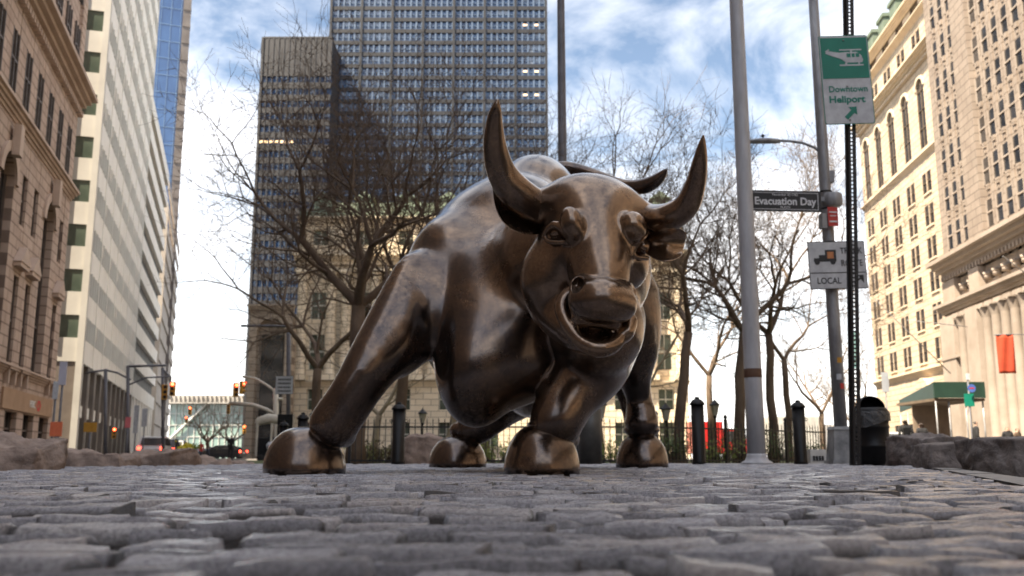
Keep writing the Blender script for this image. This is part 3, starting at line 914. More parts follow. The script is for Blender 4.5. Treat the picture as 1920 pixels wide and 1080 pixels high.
# ---- 6. right-hand buildings
DR = Vector((-0.08, -0.9968))       # travelling toward the viewer
def right_far():
    A = Vector((XX(1641, 700, 134), 134.0)); L = 34.0; Bp = A + DR * L
    root, W = framed('cream_office_building', A, Bp, 'cream stone office building with paired windows, tall arches and green dormered roof')
    MC = stone("cream_stone", (0.56, 0.44, 0.31), (0.72, 0.60, 0.46), 0.3, 0.7)
    Y = 112.0
    zz = lambda py: ZZ(py, Y)
    n = 6; bw = W / n; rh = 3.95
    zb = zz(690); zA0, zA1 = zz(302), zz(158); zC = zz(140); zT = zz(30)
    nrow = int((zA0 - 1.2 - zb) / rh)
    mb = MB(); mb.bx(0, W, .7, 24, 0, zT)
    xs = []
    for i in range(n):
        c = (i + .5) * bw
        xs += [(c - 1.4, c - .2), (c + .2, c + 1.4)]
    zs = [(zb + j * rh + 1.0, zb + j * rh + 3.5) for j in range(nrow)]
    piers_and_spandrels(mb, xs, zs, 0, W, zb, zA0, 0, .7)
    gx = [((i + .5) * bw - 1.3, (i + .5) * bw + 1.3) for i in range(n)]
    piers_and_spandrels(mb, gx, [(.2, 4.4)], 0, W, 0, zb, 0, .7)
    e = 0
    for a, b in gx:
        a += .1; b -= .1
        mb.bx(e, a, 0, .7, zA0, zC); e = b
        mb.bx(a, b, .02, .7, zA0, zA0 + .8)
        arch_fill(mb, (a + b) / 2, (b - a) / 2, zA1 - 1.8, zC, 0, .7)
    mb.bx(e, W, 0, .7, zA0, zC)
    piers_and_spandrels(mb, xs, [(zC + 1.8, zC + 4.2)], 0, W, zC, zC + 5.6, 0, .7)
    piers_and_spandrels(mb, gx, [(zC + 6.8, zC + 8.8)], 0, W, zC + 5.6, zT, 0.1, .7)
    mb.build('wall', MC, root)
    mb = MB()
    cornice(mb, 0, W, zb - .5, .7, .5); cornice(mb, 0, W, zA0 - .5, .6, .45); cornice(mb, 0, W, zC - .1, 1.0, 1.3)
    dentils(mb, 0, W, zC - .5, .3, .35, .4, .5)
    cornice(mb, 0, W, zC + 5.4, .6, .7); cornice(mb, 0, W, zT, .8, .9)
    for a, b in gx: arch_ring(mb, (a + b) / 2, (b - a) / 2 - .1, zA1 - 1.8, .4, -.14, 0)
    for i in range(n):
        for j in range(nrow): 
            c = (i + .5) * bw; z = zb + j * rh + .75
            mb.bx(c - 1.3, c + 1.3, -.14, 0, z, z + .2)
    mb.build('cornice', stone("cream_trim", (0.60, 0.49, 0.36), (0.74, 0.63, 0.49), 0.4), root)
    wn_ = Win(root)
    for a, b in xs:
        for c, d in zs: wn_.add(a, c, b - a, d - c, -.12, 0, a)
        wn_.add(a, zC + 1.8, b - a, 2.4, -.12, 0, a)
    for a, b in gx:
        wn_.add(a + .1, zA0 + .8, b - a - .2, zA1 - zA0 - .6, -.05, 1, 90)
        wn_.add(a, .2, b - a, 4.2, -.1, 1, 90); wn_.add(a, zC + 6.8, b - a, 2.0, -.05, 0, 90)
    def mk(m_, w, h, kind):
        mbx(m_, 0, w, .2, .38, 0, h, 0)
        mbx(m_, 0, .07, .08, .2, 0, h, 1); mbx(m_, w - .07, w, .08, .2, 0, h, 1)
        mbx(m_, .07, w - .07, .1, .2, h * .5, h * .5 + .08, 1)
        if kind: mbx(m_, w / 2 - .05, w / 2 + .05, .09, .2, 0, h, 1); mbx(m_, .07, w - .07, .1, .2, h * .25, h * .25 + .1, 1); mbx(m_, .07, w - .07, .1, .2, h * .75, h * .75 + .1, 1)
        return [G_DARK, MF_]
    MF_ = mottled("window_frame_brown", (.10, .075, .055), (.16, .12, .09), 2, .6)
    wn_.finish(mk)
    MG = mottled("copper_green", (0.10, 0.14, 0.10), (0.17, 0.21, 0.16), 0.8, 0.7)
    mb = MB(); mb.add([(0, .2, zT + .8), (W, .2, zT + .8), (W, 5, zT + 5), (0, 5, zT + 5), (0, 24, zT + .8), (W, 24, zT + .8), (W, 20, zT + 5), (0, 20, zT + 5)], [(0, 1, 2, 3), (1, 5, 6, 2), (5, 4, 7, 6), (4, 0, 3, 7), (3, 2, 6, 7)])
    rf = mb.build('roof', MG, root)
    for i in range(4):
        mb = MB(); x = 1.0 + i * 5.0
        mb.bx(x, x + 2.6, .3, 4.9, zT + .8, zT + 4.2); mb.bx(x - .2, x + 2.8, .1, 4.95, zT + 4.2, zT + 4.7); mb.build('dormer', MG, rf)
    # doorway pediment
    mb = MB(); c = W * .62
    mb.bx(c - 2.6, c - 1.8, -.9, 0, 0, 6.3); mb.bx(c + 1.8, c + 2.6, -.9, 0, 0, 6.3); mb.bx(c - 3, c + 3, -1.1, 0, 6.3, 7)
    arch_ring(mb, c, 1.3, 7.1, 1.2, -1.0, 0); mb.bx(c - 1.25, c + 1.25, -.6, 0, 7.01, 8)
    mb.build('portal', MC, root)

def right_near():
    A = Vector((XX(1776, 560, 99), 99.0)); L = 150.0; Bp = A + DR * L
    root, W = framed('grey_columned_building', A, Bp, 'massive grey stone building with giant columns and ribbed upper storeys at the right edge')
    MC = stone("grey_limestone", (0.24, 0.19, 0.155), (0.36, 0.30, 0.25), 0.35, 0.8)
    MT_ = stone("grey_limestone_trim", (0.30, 0.245, 0.20), (0.42, 0.355, 0.30), 0.4)
    MD = stone("grey_limestone_shaft", (0.28, 0.23, 0.195), (0.40, 0.34, 0.29), 0.4)
    Y = 88.0
    zz = lambda py: ZZ(py, Y)
    zc1 = zz(455); zc2 = zz(545); zc3 = zz(655); H = 66.0
    mb = MB(); mb.bx(0, W, .9, 30, 0, H)
    # upper shaft: ribs, narrow recessed windows between; a plain corner pier
    rib = []
    x = 0.0
    mb.bx(0, 1.6, 0, .9, zc1, H)
    x = 1.6
    k = 0
    while x < W - 4:
        if k % 7 == 3:
            mb.bx(x, x + 3.6, -.5, .9, zc1, H); x += 3.6
        else:
            rib.append((x + .2, x + 1.5)); mb.bx(x + 1.5, x + 2.15, -.07, .9, zc1, H)
            x += 2.15
        k += 1
    wall_mb = mb
    sp = mb; rh = 4.1
    nr = int((H - zc1) / rh)
    for a, b in rib:
        for j in range(nr + 1): sp.bx(a - .2, b, .05, .9, zc1 + j * rh, min(zc1 + j * rh + 1.5, H))
    mb = MB()
    # lower part: attic with short columns, entablatures, giant order
    cornice(mb, -.4, W, zc1 - 1.2, 1.6, 1.7); dentils(mb, 0, W, zc1 - 1.7, .35, .4, .5, .5)
    cornice(mb, -.4, W, zc2 - .9, 1.3, 1.3)
    cornice(mb, -.2, 4.0, zc3 - .6, 1.0, 1.0)
    mb.bx(-.3, 3.4, -.9, .9, 0, zc2 - 1); mb.bx(-.1, 3.2, -.4, .9, zc2 + .4, zc1 - 1.8)
    q = 8.4
    while q < W:
        mb.bx(q - 1.4, q + 1.4, -1.1, .9, 0, zc2 - 1); mb.bx(q - 1.2, q + 1.2, -.5, .9, zc2 + .4, zc1 - 1.8)
        q += 14.0
    mb.bx(0, W, .3, .9, zc2 + .4, zc2 + 1.4); mb.bx(0, W, .3, .9, zc1 - 2.6, zc1 - 1.8)
    mb.build('cornice', MT_, root)
    # columns
    x = 4.4; kk = 0
    while x < 60:
        pier = abs(((x - 8.4) % 14.0)) < 1.9 or abs(((x - 8.4) % 14.0) - 14) < 1.9
        if not pier:
            c = MB(); hh = zc2 - 1
            c.bx(x - .75, x + .75, -1.05, .45, 0, 1.6)
            c.lathe([(.66, 1.6), (.6, 1.9), (.56, 2.2), (.56, hh * .4), (.48, hh - 1.4), (.52, hh - 1.3), (.72, hh - .5), (.78, hh - .4)], 16, (x, -.3, 0))
            c.bx(x - .75, x + .75, -1.05, .45, hh - .4, hh - .01)
            c.build('column', MT_, root)
            c = MB(); c.lathe([(.42, zc2 + 1.41), (.36, zc2 + 2), (.34, zc1 - 3.1), (.5, zc1 - 2.61)], 12, (x, .1, 0))
            c.build('short_column', MT_, root)
        x += 2.0; kk += 1
    wn_ = Win(root)
    for a, b in rib:
        for j in range(nr): wn_.add(a - .2, zc1 + j * rh + 1.5, b - a + .2, rh - 1.5, -.11, 0, -a)
    x = 5.4
    while x < 60:
        if abs(((x - 8.4) % 14.0)) > 1.6: 
            wn_.add(x - .5, 2.5, 1.0, 4.0, .55, 0, 100 - x); wn_.add(x - .5, 8.5, 1.0, 4.5, .55, 0, 100 - x); wn_.add(x - .5, zc2 + 1.5, 1.0, 3, .55, 0, 100 - x)
        x += 2.0
    def mk(m_, w, h, kind):
        mbx(m_, 0, w, .15, .34, 0, h, 0); mbx(m_, 0, .08, .03, .15, 0, h, 1); mbx(m_, w - .08, w, .03, .15, 0, h, 1); mbx(m_, .08, w - .08, .05, .15, h * .5, h * .56, 1)
        return [G_DARK, MD]
    wn_.finish(mk)
    # carved consoles under the sills of the shaft
    mb = wall_mb
    for a, b in rib[:14]:
        c = (a + b) / 2 - .1
        for j in range(1, nr):
            z = zc1 + j * rh + .9
            mb.bx(c - .3, c + .3, -.12, .05, z, z + .55); mb.bx(c - .2, c + .2, -.03, .05, z - .5, z)
    mb.build('wall', MC, root)
    return root
right_far(); RN = right_near()

# ---- added blocks out of view: shade the square and show in the polished bronze
def add_side_blocker():
    root, W = framed('side_light_blocker', (-27, -60), (-21.5, 18), 'brown stone office building continuing the left side of the square beside the viewer')
    mb = MB(); rh = 4.0; n = 18; bw = W / n; H = 62
    piers_and_spandrels(mb, [((i + .3) * bw, (i + .7) * bw) for i in range(n)], [(j * rh + 1.3, j * rh + 3.4) for j in range(15)], 0, W, 0, H, 0, .6)
    mb.bx(0, W, .9, 14, 0, H)
    mb.build('wall', stone("side_stone", (0.34, 0.25, 0.19), (0.48, 0.37, 0.29), .4, .8), root)
    mb = MB(); mb.bx(.1, W - .1, .62, .88, .1, H - .1); mb.build('glazing', G_DARK, root)
add_side_blocker()
def add_rear_backdrop():  # unseen block added to give the bronze a dark reflection
    root, W = framed('rear_reflection_backdrop', (50, -62), (-40, -62), 'brown stone office building closing the square behind the viewer')
    mb = MB(); rh = 4.0; n = 20; bw = W / n; H = 20
    piers_and_spandrels(mb, [((i + .3) * bw, (i + .7) * bw) for i in range(n)], [(j * rh + 1.3, j * rh + 3.4) for j in range(4)], 0, W, 0, H, 0, .6)
    mb.bx(0, W, .9, 14, 0, H)
    mb.build('wall', stone("rear_stone", (0.26, 0.18, 0.13), (0.40, 0.29, 0.21), .4, .8), root)
    mb = MB(); cornice(mb, 0, W, H, 1.2, 1.2); mb.build('cornice', stone("rear_trim", (0.30, 0.22, 0.16), (0.42, 0.32, 0.24), .4), root)
    mb = MB(); mb.bx(.1, W - .1, .62, .88, .1, H - .1); mb.build('glazing', G_DARK, root)
add_rear_backdrop()
# ------------------------------------------------------------------ bronze bull statue (sculpted as a distance field)
class Field:
    def __init__(s, xs, ys, zs):
        s.a = [np.asarray(t, dtype=np.float32) for t in (xs, ys, zs)]
        s.F = np.full((len(xs), len(ys), len(zs)), 1.0, dtype=np.float32)
    def _win(s, lo, hi):
        sl = []
        for t, l, h in zip(s.a, lo, hi):
            i0, i1 = np.searchsorted(t, l), np.searchsorted(t, h)
            if i1 <= i0: return None
            sl.append(slice(int(i0), int(i1)))
        g = [t[q] for t, q in zip(s.a, sl)]
        return tuple(sl), g[0][:, None, None], g[1][None, :, None], g[2][None, None, :]
    def _apply(s, sl, d, k, mode):
        A = s.F[sl]
        if mode == 'add':
            h = np.maximum(k - np.abs(A - d), 0) / k
            s.F[sl] = np.minimum(A, d) - h * h * h * k / 6.0
        else:
            d = -d
            h = np.maximum(k - np.abs(A - d), 0) / k
            s.F[sl] = np.maximum(A, d) + h * h * h * k / 6.0
    def cone(s, a, b, ra, rb, k=0.08, mode='add'):
        a, b = Vector(a), Vector(b)
        m = max(ra, rb) + k + 0.03
        w = s._win([min(a[i], b[i]) - m for i in range(3)], [max(a[i], b[i]) + m for i in range(3)])
        if w is None: return
        sl, X, Y, Z = w
        ba = b - a; L2 = ba.dot(ba) + 1e-9
        t = ((X - a.x) * ba.x + (Y - a.y) * ba.y + (Z - a.z) * ba.z) / L2
        t = np.clip(t, 0, 1)
        d = np.sqrt((X - a.x - t * ba.x) ** 2 + (Y - a.y - t * ba.y) ** 2 + (Z - a.z - t * ba.z) ** 2) - (ra + (rb - ra) * t)
        s._apply(sl, d, k, mode)
    def ell(s, c, r, M=None, k=0.08, mode='add'):
        c = Vector(c); m = max(r) + k + 0.03
        w = s._win([c[i] - m for i in range(3)], [c[i] + m for i in range(3)])
        if w is None: return
        sl, X, Y, Z = w
        X, Y, Z = X - c.x, Y - c.y, Z - c.z
        if M is not None:
            T = M.transposed()
            X, Y, Z = (T[0][0] * X + T[0][1] * Y + T[0][2] * Z, T[1][0] * X + T[1][1] * Y + T[1][2] * Z, T[2][0] * X + T[2][1] * Y + T[2][2] * Z)
        k0 = np.sqrt((X / r[0]) ** 2 + (Y / r[1]) ** 2 + (Z / r[2]) ** 2) + 1e-6
        k1 = np.sqrt((X / r[0] ** 2) ** 2 + (Y / r[1] ** 2) ** 2 + (Z / r[2] ** 2) ** 2) + 1e-6
        s._apply(sl, k0 * (k0 - 1.0) / k1, k, mode)
    def chain(s, pts, rad, k=0.06, mode='add'):
        for i in range(len(pts) - 1):
            s.cone(pts[i], pts[i + 1], rad[i], rad[i + 1], k if i == 0 or mode == 'add' else k, mode)
    def mesh(s, smooth=2):
        F = s.F; xs, ys, zs = s.a
        ins = F < 0
        n = [q - 1 for q in F.shape]
        cnt = np.zeros(n, dtype=np.int8)
        for i in (0, 1):
            for j in (0, 1):
                for l in (0, 1):
                    cnt += ins[i:n[0] + i, j:n[1] + j, l:n[2] + l]
        act = (cnt > 0) & (cnt < 8)
        I, J, K = np.nonzero(act)
        idx = np.full(n, -1, dtype=np.int32)
        idx[I, J, K] = np.arange(len(I))
        acc = np.zeros((len(I), 3)); c = np.zeros(len(I))
        G = (xs, ys, zs)
        for ax in range(3):
            o1, o2 = [q for q in range(3) if q != ax]
            for p in (0, 1):
                for q in (0, 1):
                    ia = [I.copy(), J.copy(), K.copy()]
                    ia[o1] = ia[o1] + p; ia[o2] = ia[o2] + q
                    ib = [t.copy() for t in ia]; ib[ax] = ib[ax] + 1
                    fa, fb = F[tuple(ia)], F[tuple(ib)]
                    m = (fa < 0) != (fb < 0)
                    t = np.where(m, fa / np.where(m, fa - fb, 1), 0)
                    pt = np.stack([G[w][ia[w]] for w in range(3)], 1).astype(np.float64)
                    pt[:, ax] += t * (G[ax][ib[ax]] - G[ax][ia[ax]])
                    acc += pt * m[:, None]; c += m
        V = acc / c[:, None]
        quads = []
        for ax in range(3):
            o1, o2 = [q for q in range(3) if q != ax]
            sa = [slice(0, None)] * 3; sb = [slice(0, None)] * 3
            sa[ax] = slice(0, -1); sb[ax] = slice(1, None)
            A, B = ins[tuple(sa)], ins[tuple(sb)]
            ch = A != B
            e = list(np.nonzero(ch))
            inner = (e[o1] > 0) & (e[o1] < n[o1]) & (e[o2] > 0) & (e[o2] < n[o2])
            e = [t[inner] for t in e]
            flip = A[tuple(e)]
            def vid(d1, d2):
                q = [t.copy() for t in e]; q[o1] = q[o1] - d1; q[o2] = q[o2] - d2
                return idx[tuple(q)]
            Q = np.stack([vid(0, 0), vid(1, 0), vid(1, 1), vid(0, 1)], 1)
            if ax == 1: flip = ~flip
            Q[~flip] = Q[~flip][:, ::-1]
            quads.append(Q)
        Q = np.concatenate(quads)
        for _ in range(smooth):                                # light relaxation
            S = np.zeros_like(V); N = np.zeros(len(V))
            for a_, b_ in ((0, 1), (1, 2), (2, 3), (3, 0)):
                np.add.at(S, Q[:, a_], V[Q[:, b_]]); np.add.at(N, Q[:, a_], 1)
                np.add.at(S, Q[:, b_], V[Q[:, a_]]); np.add.at(N, Q[:, b_], 1)
            V = V * 0.4 + 0.6 * S / np.maximum(N, 1)[:, None]
        return V, Q

def axis_steps(lo, hi, f0, f1, fine, coarse):
    out = [lo]
    while out[-1] < hi:
        p = out[-1]
        gap = max(f0 - p, p - f1, 0)
        out.append(p + min(coarse, fine + gap * 0.12))
    return out

def mat_bronze():
    m, nt, b = new_mat("bronze")
    tc = nt.nodes.new('ShaderNodeTexCoord')
    # dark patina everywhere, rubbed golden around the muzzle, brow and horns (distance from the face)
    d = nt.nodes.new('ShaderNodeVectorMath'); d.operation = 'DISTANCE'
    geo = nt.nodes.new('ShaderNodeNewGeometry')
    d.inputs[1].default_value = (0.45, 4.9, 1.25)
    nt.links.new(geo.outputs['Position'], d.inputs[0])
    rub = nt.nodes.new('ShaderNodeMapRange')
    rub.inputs['From Min'].default_value = 0.45; rub.inputs['From Max'].default_value = 1.7
    rub.inputs['To Min'].default_value = 0.10; rub.inputs['To Max'].default_value = -0.04
    nt.links.new(d.outputs['Value'], rub.inputs['Value'])
    add = nt.nodes.new('ShaderNodeMath'); add.operation = 'ADD'
    nt.links.new(tex_noise(nt, 2.4, 9, 0.7, dist=0.7), add.inputs[0]); nt.links.new(rub.outputs['Result'], add.inputs[1])
    col = ramp(nt, add.outputs['Value'], [(0.30, (0.055, 0.047, 0.046)), (0.44, (0.115, 0.086, 0.072)), (0.56, (0.185, 0.128, 0.090)), (0.70, (0.30, 0.205, 0.135)), (0.9, (0.42, 0.30, 0.20))])
    g_ = ramp(nt, tex_noise(nt, 60, 4, 0.75), [(0.35, (0.66, 0.66, 0.69)), (0.65, (1.18, 1.16, 1.12))])
    mx = nt.nodes.new('ShaderNodeMixRGB'); mx.blend_type = 'MULTIPLY'; mx.inputs['Fac'].default_value = 1
    nt.links.new(col, mx.inputs['Color1']); nt.links.new(g_, mx.inputs['Color2'])
    nt.links.new(mx.outputs['Color'], b.inputs['Base Color'])
    b.inputs['Metallic'].default_value = 0.92
    ro = nt.nodes.new('ShaderNodeMapRange')
    ro.inputs['To Min'].default_value = 0.15; ro.inputs['To Max'].default_value = 0.36
    nt.links.new(tex_noise(nt, 4.5, 8, 0.7), ro.inputs['Value'])
    nt.links.new(ro.outputs['Result'], b.inputs['Roughness'])
    b.inputs['Coat Weight'].default_value = 0.65
    b.inputs['Coat Roughness'].default_value = 0.15
    bb = bump(nt, b, tex_noise(nt, 130, 5, 0.75), 0.08, 0.003)
    b2 = nt.nodes.new('ShaderNodeBump'); b2.inputs['Strength'].default_value = 0.12; b2.inputs['Distance'].default_value = 0.02
    nt.links.new(tex_noise(nt, 7, 4, 0.5), b2.inputs['Height']); nt.links.new(b2.outputs['Normal'], bb.inputs['Normal'])
    return m
M_BRONZE = mat_bronze()

def B(px, py, Y): return P(px, py, Y)
def rp(r, Y): return r / FPX * Y
def spline(rows, n=4):
    """Catmull-Rom through rows of numbers"""
    out = []
    rows = [np.array(r_, dtype=float) for r_ in rows]
    for i in range(len(rows) - 1):
        a, b, c, d = rows[max(i - 1, 0)], rows[i], rows[i + 1], rows[min(i + 2, len(rows) - 1)]
        for k in range(n):
            t = k / n
            out.append(0.5 * ((2 * b) + (c - a) * t + (2 * a - 5 * b + 4 * c - d) * t * t + (3 * b - a - 3 * c + d) * t ** 3))
    out.append(rows[-1])
    return [tuple(float(x) for x in r_) for r_ in out]

def build_bull():
    fld = Field(axis_steps(-1.9, 1.75, 0.02, 0.8, 0.0085, 0.026),
                axis_steps(4.5, 11.0, 4.68, 5.4, 0.0085, 0.034),
                axis_steps(0.14, 2.75, 0.62, 1.75, 0.0085, 0.024))
    E = lambda px, py, Y, r, k=0.25, M=None: fld.ell(B(px, py, Y), r if hasattr(r, '__len__') else (r, r, r), M, k)
    def C(pts, k=0.10, mode='add'):
        if len(pts) > 2: pts = spline(pts, 3)
        fld.chain([B(*p[:3]) for p in pts], [rp(p[3], p[2]) for p in pts], k, mode)
    # ---- trunk
    E(940, 590, 6.75, (0.60, 0.60, 0.66), 0.3)
    E(965, 462, 7.15, (0.52, 0.7, 0.56))
    E(1002, 398, 7.9, (0.40, 0.75, 0.46))
    E(1040, 470, 8.8, (0.62, 0.9, 0.68))
    E(1085, 545, 9.6, (0.72, 0.8, 0.75))
    E(1010, 640, 8.0, (0.6, 1.2, 0.55))
    E(1003, 735, 8.0, (0.22, 0.8, 0.2), 0.3)
    E(852, 510, 6.7, (0.34, 0.42, 0.42), 0.2)
    E(912, 452, 7.05, (0.42, 0.5, 0.36), 0.25)
    E(905, 600, 6.42, (0.34, 0.38, 0.45), 0.3)
    E(893, 696, 6.18, (0.26, 0.32, 0.37), 0.32)          # brisket
    E(970, 640, 6.3, (0.32, 0.36, 0.36), 0.3)
    E(960, 690, 6.3, (0.3, 0.35, 0.22), 0.2)
    # ---- neck and dewlap
    E(1040, 500, 6.3, (0.42, 0.6, 0.44), 0.2)
    E(1145, 510, 6.25, (0.27, 0.4, 0.36), 0.12)
    E(1120, 615, 6.0, (0.30, 0.34, 0.33), 0.10)
    # ---- image-left foreleg
    C([(840, 520, 6.6, 78), (790, 575, 6.35, 68), (748, 625, 6.15, 56), (702, 680, 6.0, 43), (664, 740, 5.95, 34), (642, 772, 5.95, 32), (622, 799, 5.95, 38)], 0.12)
    C([(820, 560, 6.6, 60), (778, 640, 6.3, 38), (740, 680, 6.15, 30)], 0.08)
    C([(628, 800, 5.98, 38), (650, 822, 6.05, 18)], 0.08)
    C([(775, 500, 6.3, 26), (735, 580, 6.12, 26), (690, 670, 5.92, 22), (645, 745, 5.87, 16)], 0.12)
    # ---- image-right foreleg
    C([(1130, 600, 6.7, 80), (1120, 660, 6.35, 64), (1103, 700, 6.15, 55), (1060, 755, 6.05, 42), (1040, 795, 6.0, 42)], 0.12)
    C([(1040, 800, 6.02, 42), (1072, 826, 6.12, 16)], 0.08)
    C([(1135, 650, 6.5, 46), (1118, 715, 6.35, 32)], 0.06)
    # ---- hind legs
    C([(1160, 560, 9.5, 76), (1178, 640, 9.6, 56), (1190, 710, 9.8, 26), (1200, 760, 9.9, 19), (1203, 795, 9.85, 30)], 0.12)
    C([(1145, 640, 9.8, 36), (1160, 710, 10.1, 16), (1182, 780, 10.15, 13), (1190, 800, 10.0, 20)], 0.05)
    C([(1000, 640, 9.4, 90), (985, 720, 9.5, 52), (945, 770, 9.8, 26), (905, 800, 9.9, 22), (880, 806, 9.95, 26)], 0.12)
    C([(935, 775, 10.0, 20), (915, 812, 10.05, 12)], 0.05)
    # ---- grooves between masses
    C([(905, 380, 6.75, 3), (860, 420, 6.6, 5), (835, 470, 6.42, 6), (822, 520, 6.3, 4)], 0.05, 'sub')
    C([(720, 640, 5.98, 8), (690, 690, 5.88, 8), (665, 735, 5.83, 7), (645, 775, 5.82, 6)], 0.04)
    C([(782, 560, 6.2, 3), (760, 620, 6.05, 5), (722, 672, 5.95, 3)], 0.04, 'sub')
    C([(800, 445, 6.2, 4), (788, 505, 6.05, 9), (806, 570, 6.0, 12), (812, 640, 6.0, 14), (822, 690, 6.0, 8)], 0.14, 'sub')
    # ---- head: masses set in its own tilted frame (x right, y away, z up)
    HM = Matrix.Rotation(R(13), 3, 'X')
    def he(px, py, Y, ru, rv, rd, roll=0, k=0.06, mode='add', yaw=0):
        M = HM @ Matrix.Rotation(R(roll), 3, 'Y') @ Matrix.Rotation(R(yaw), 3, 'Z')
        fld.ell(B(px, py, Y), (rp(ru, Y), rd, rp(rv, Y)), M, k, mode)
    def hc(pts, k=0.04, mode='add'):
        if len(pts) > 2: pts = spline(pts)
        fld.chain([B(*p[:3]) for p in pts], [rp(p[3], p[2]) for p in pts], k, mode)
    he(1112, 398, 5.36, 106, 74, 0.25, 12, 0.08)
    he(1112, 440, 5.30, 88, 92, 0.25, 6, 0.10)
    he(1110, 450, 5.65, 100, 100, 0.35, 0, 0.2)
    hc([(1060, 395, 5.38, 40), (1012, 388, 5.38, 34)], 0.09)
    hc([(1180, 408, 5.36, 36), (1218, 410, 5.33, 28)], 0.09)
    hc([(1114, 440, 5.25, 64), (1122, 485, 5.15, 52), (1130, 535, 5.02, 40)], 0.10)
    he(1042, 528, 5.38, 68, 80, 0.22, -8, 0.10)                 # near cheek
    he(1050, 480, 5.36, 52, 60, 0.22, 0, 0.10)
    he(1168, 482, 5.40, 50, 66, 0.22, -12, 0.09)                # far cheek
    hc([(1050, 570, 5.42, 56), (1085, 612, 5.22, 40), (1122, 636, 5.10, 28)], 0.08)   # lower jaw
    # muzzle pad
    hc([(1102, 562, 4.92, 37), (1130, 563, 4.88, 40), (1160, 570, 4.94, 35)], 0.03)
    he(1131, 545, 4.99, 58, 26, 0.17, 7, 0.025)
    hc([(1104, 546, 4.94, 28), (1165, 554, 4.96, 27)], 0.03)
    he(1086, 536, 4.94, 19, 21, 0.09, 15, 0.025)
    he(1182, 549, 4.98, 14, 20, 0.08, -10, 0.025)
    he(1083, 533, 4.87, 10, 16, 0.08, 18, 0.02, 'sub')
    he(1193, 545, 4.92, 6, 14, 0.08, -12, 0.02, 'sub')
    # lips
    hc([(1078, 542, 5.07, 10), (1061, 556, 5.07, 10), (1053, 577, 5.05, 10), (1062, 603, 5.03, 11), (1079, 628, 5.01, 12), (1099, 646, 4.99, 13), (1124, 654, 4.97, 13), (1148, 647, 4.99, 12), (1163, 631, 5.02, 10), (1178, 612, 5.04, 10), (1182, 598, 5.05, 10)], 0.04)
    he(1120, 640, 5.06, 40, 24, 0.10, 6, 0.03)
    he(1119, 621, 4.95, 34, 16, 0.17, 7, 0.018, 'sub')
    hc([(1059, 568, 4.95, 5), (1065, 592, 4.93, 8), (1082, 622, 4.90, 9)], 0.02, 'sub')
    hc([(1088, 594, 4.95, 18), (1150, 604, 4.97, 17)], 0.012)    # upper gum band
    he(1175, 622, 5.06, 14, 22, 0.08, 20, 0.03)
    # brows, sockets, lids
    he(1073, 422, 5.035, 23, 37, 0.085, -14, 0.05)
    he(1187, 425, 5.085, 26, 31, 0.085, -22, 0.05)
    he(1042, 438, 5.08, 20, 10, 0.07, 12, 0.02, 'sub')
    hc([(1019, 445, 5.16, 4), (1028, 429, 5.12, 6), (1041, 421, 5.08, 7), (1056, 431, 5.05, 7), (1068, 448, 5.04, 6), (1080, 460, 5.05, 4)], 0.015)
    hc([(1020, 444, 5.16, 4), (1030, 453, 5.12, 5), (1048, 455, 5.09, 5), (1064, 455, 5.07, 4), (1080, 461, 5.06, 4)], 0.012)
    he(1202, 466, 5.17, 15, 20, 0.08, 20, 0.02, 'sub')
    hc([(1214, 436, 5.18, 5), (1204, 446, 5.14, 6), (1192, 462, 5.13, 5), (1184, 478, 5.13, 4)], 0.012)
    hc([(1184, 478, 5.14, 4), (1198, 483, 5.15, 5), (1214, 484, 5.2, 5)], 0.012)
    V, Q = fld.mesh(3)
    base = Vector((-0.1, 7.5, 0))
    statue = empty('bull_statue', base, 0, 'large polished bronze bull statue with lowered head and raised horns standing on the cobbles', 'statue')
    bv = np.array(base)
    body = link('body', np_mesh('body', V - bv, Q), statue)
    body.data.materials.append(M_BRONZE)
    # ---- eyes
    for ex, ey, eY, er in ((1043, 436, 5.145, 14.5), (1204, 463, 5.245, 15)):
        mb = MB(); c = B(ex, ey, eY) - base; er = rp(er, eY)
        mb.lathe([(er * math.sin(a), er * -math.cos(a)) for a in np.linspace(0.05, math.pi - 0.05, 14)], 20, c)
        mb.build('eye', M_BRONZE, statue)
    # ---- horns
    def horn(pts):
        mb = MB()
        q = [B(*p[:3]) - base for p in pts]; r = [rp(p[3], p[2]) for p in pts]
        # Catmull-Rom refine
        qq, rr = [], []
        for i in range(len(q) - 1):
            p0, p1, p2, p3 = q[max(i - 1, 0)], q[i], q[i + 1], q[min(i + 2, len(q) - 1)]
            r0, r1, r2, r3 = r[max(i - 1, 0)], r[i], r[i + 1], r[min(i + 2, len(q) - 1)]
            for s_ in range(8):
                t = s_ / 8
                f = lambda a, b, c, d: 0.5 * ((2 * b) + (c - a) * t + (2 * a - 5 * b + 4 * c - d) * t * t + (3 * b - a - 3 * c + d) * t ** 3)
                qq.append(f(p0, p1, p2, p3)); rr.append(f(r0, r1, r2, r3))
        qq.append(q[-1]); rr.append(r[-1])
        mb.tube(qq, rr, 28)
        mb.build('horn', M_BRONZE, statue)
    horn([(1050, 398, 5.4, 34), (1005, 386, 5.36, 34), (967, 360, 5.27, 34), (940, 322, 5.2, 29), (928, 275, 5.1, 23.5), (927, 232, 5.0, 17), (930, 205, 4.93, 11), (933, 186, 4.9, 2)])
    horn([(1170, 408, 5.36, 30), (1215, 411, 5.32, 29), (1255, 407, 5.1, 28), (1287, 385, 5.0, 25), (1304, 345, 4.9, 20), (1312, 305, 4.8, 15), (1316, 275, 4.75, 9), (1319, 253, 4.72, 1.5)])
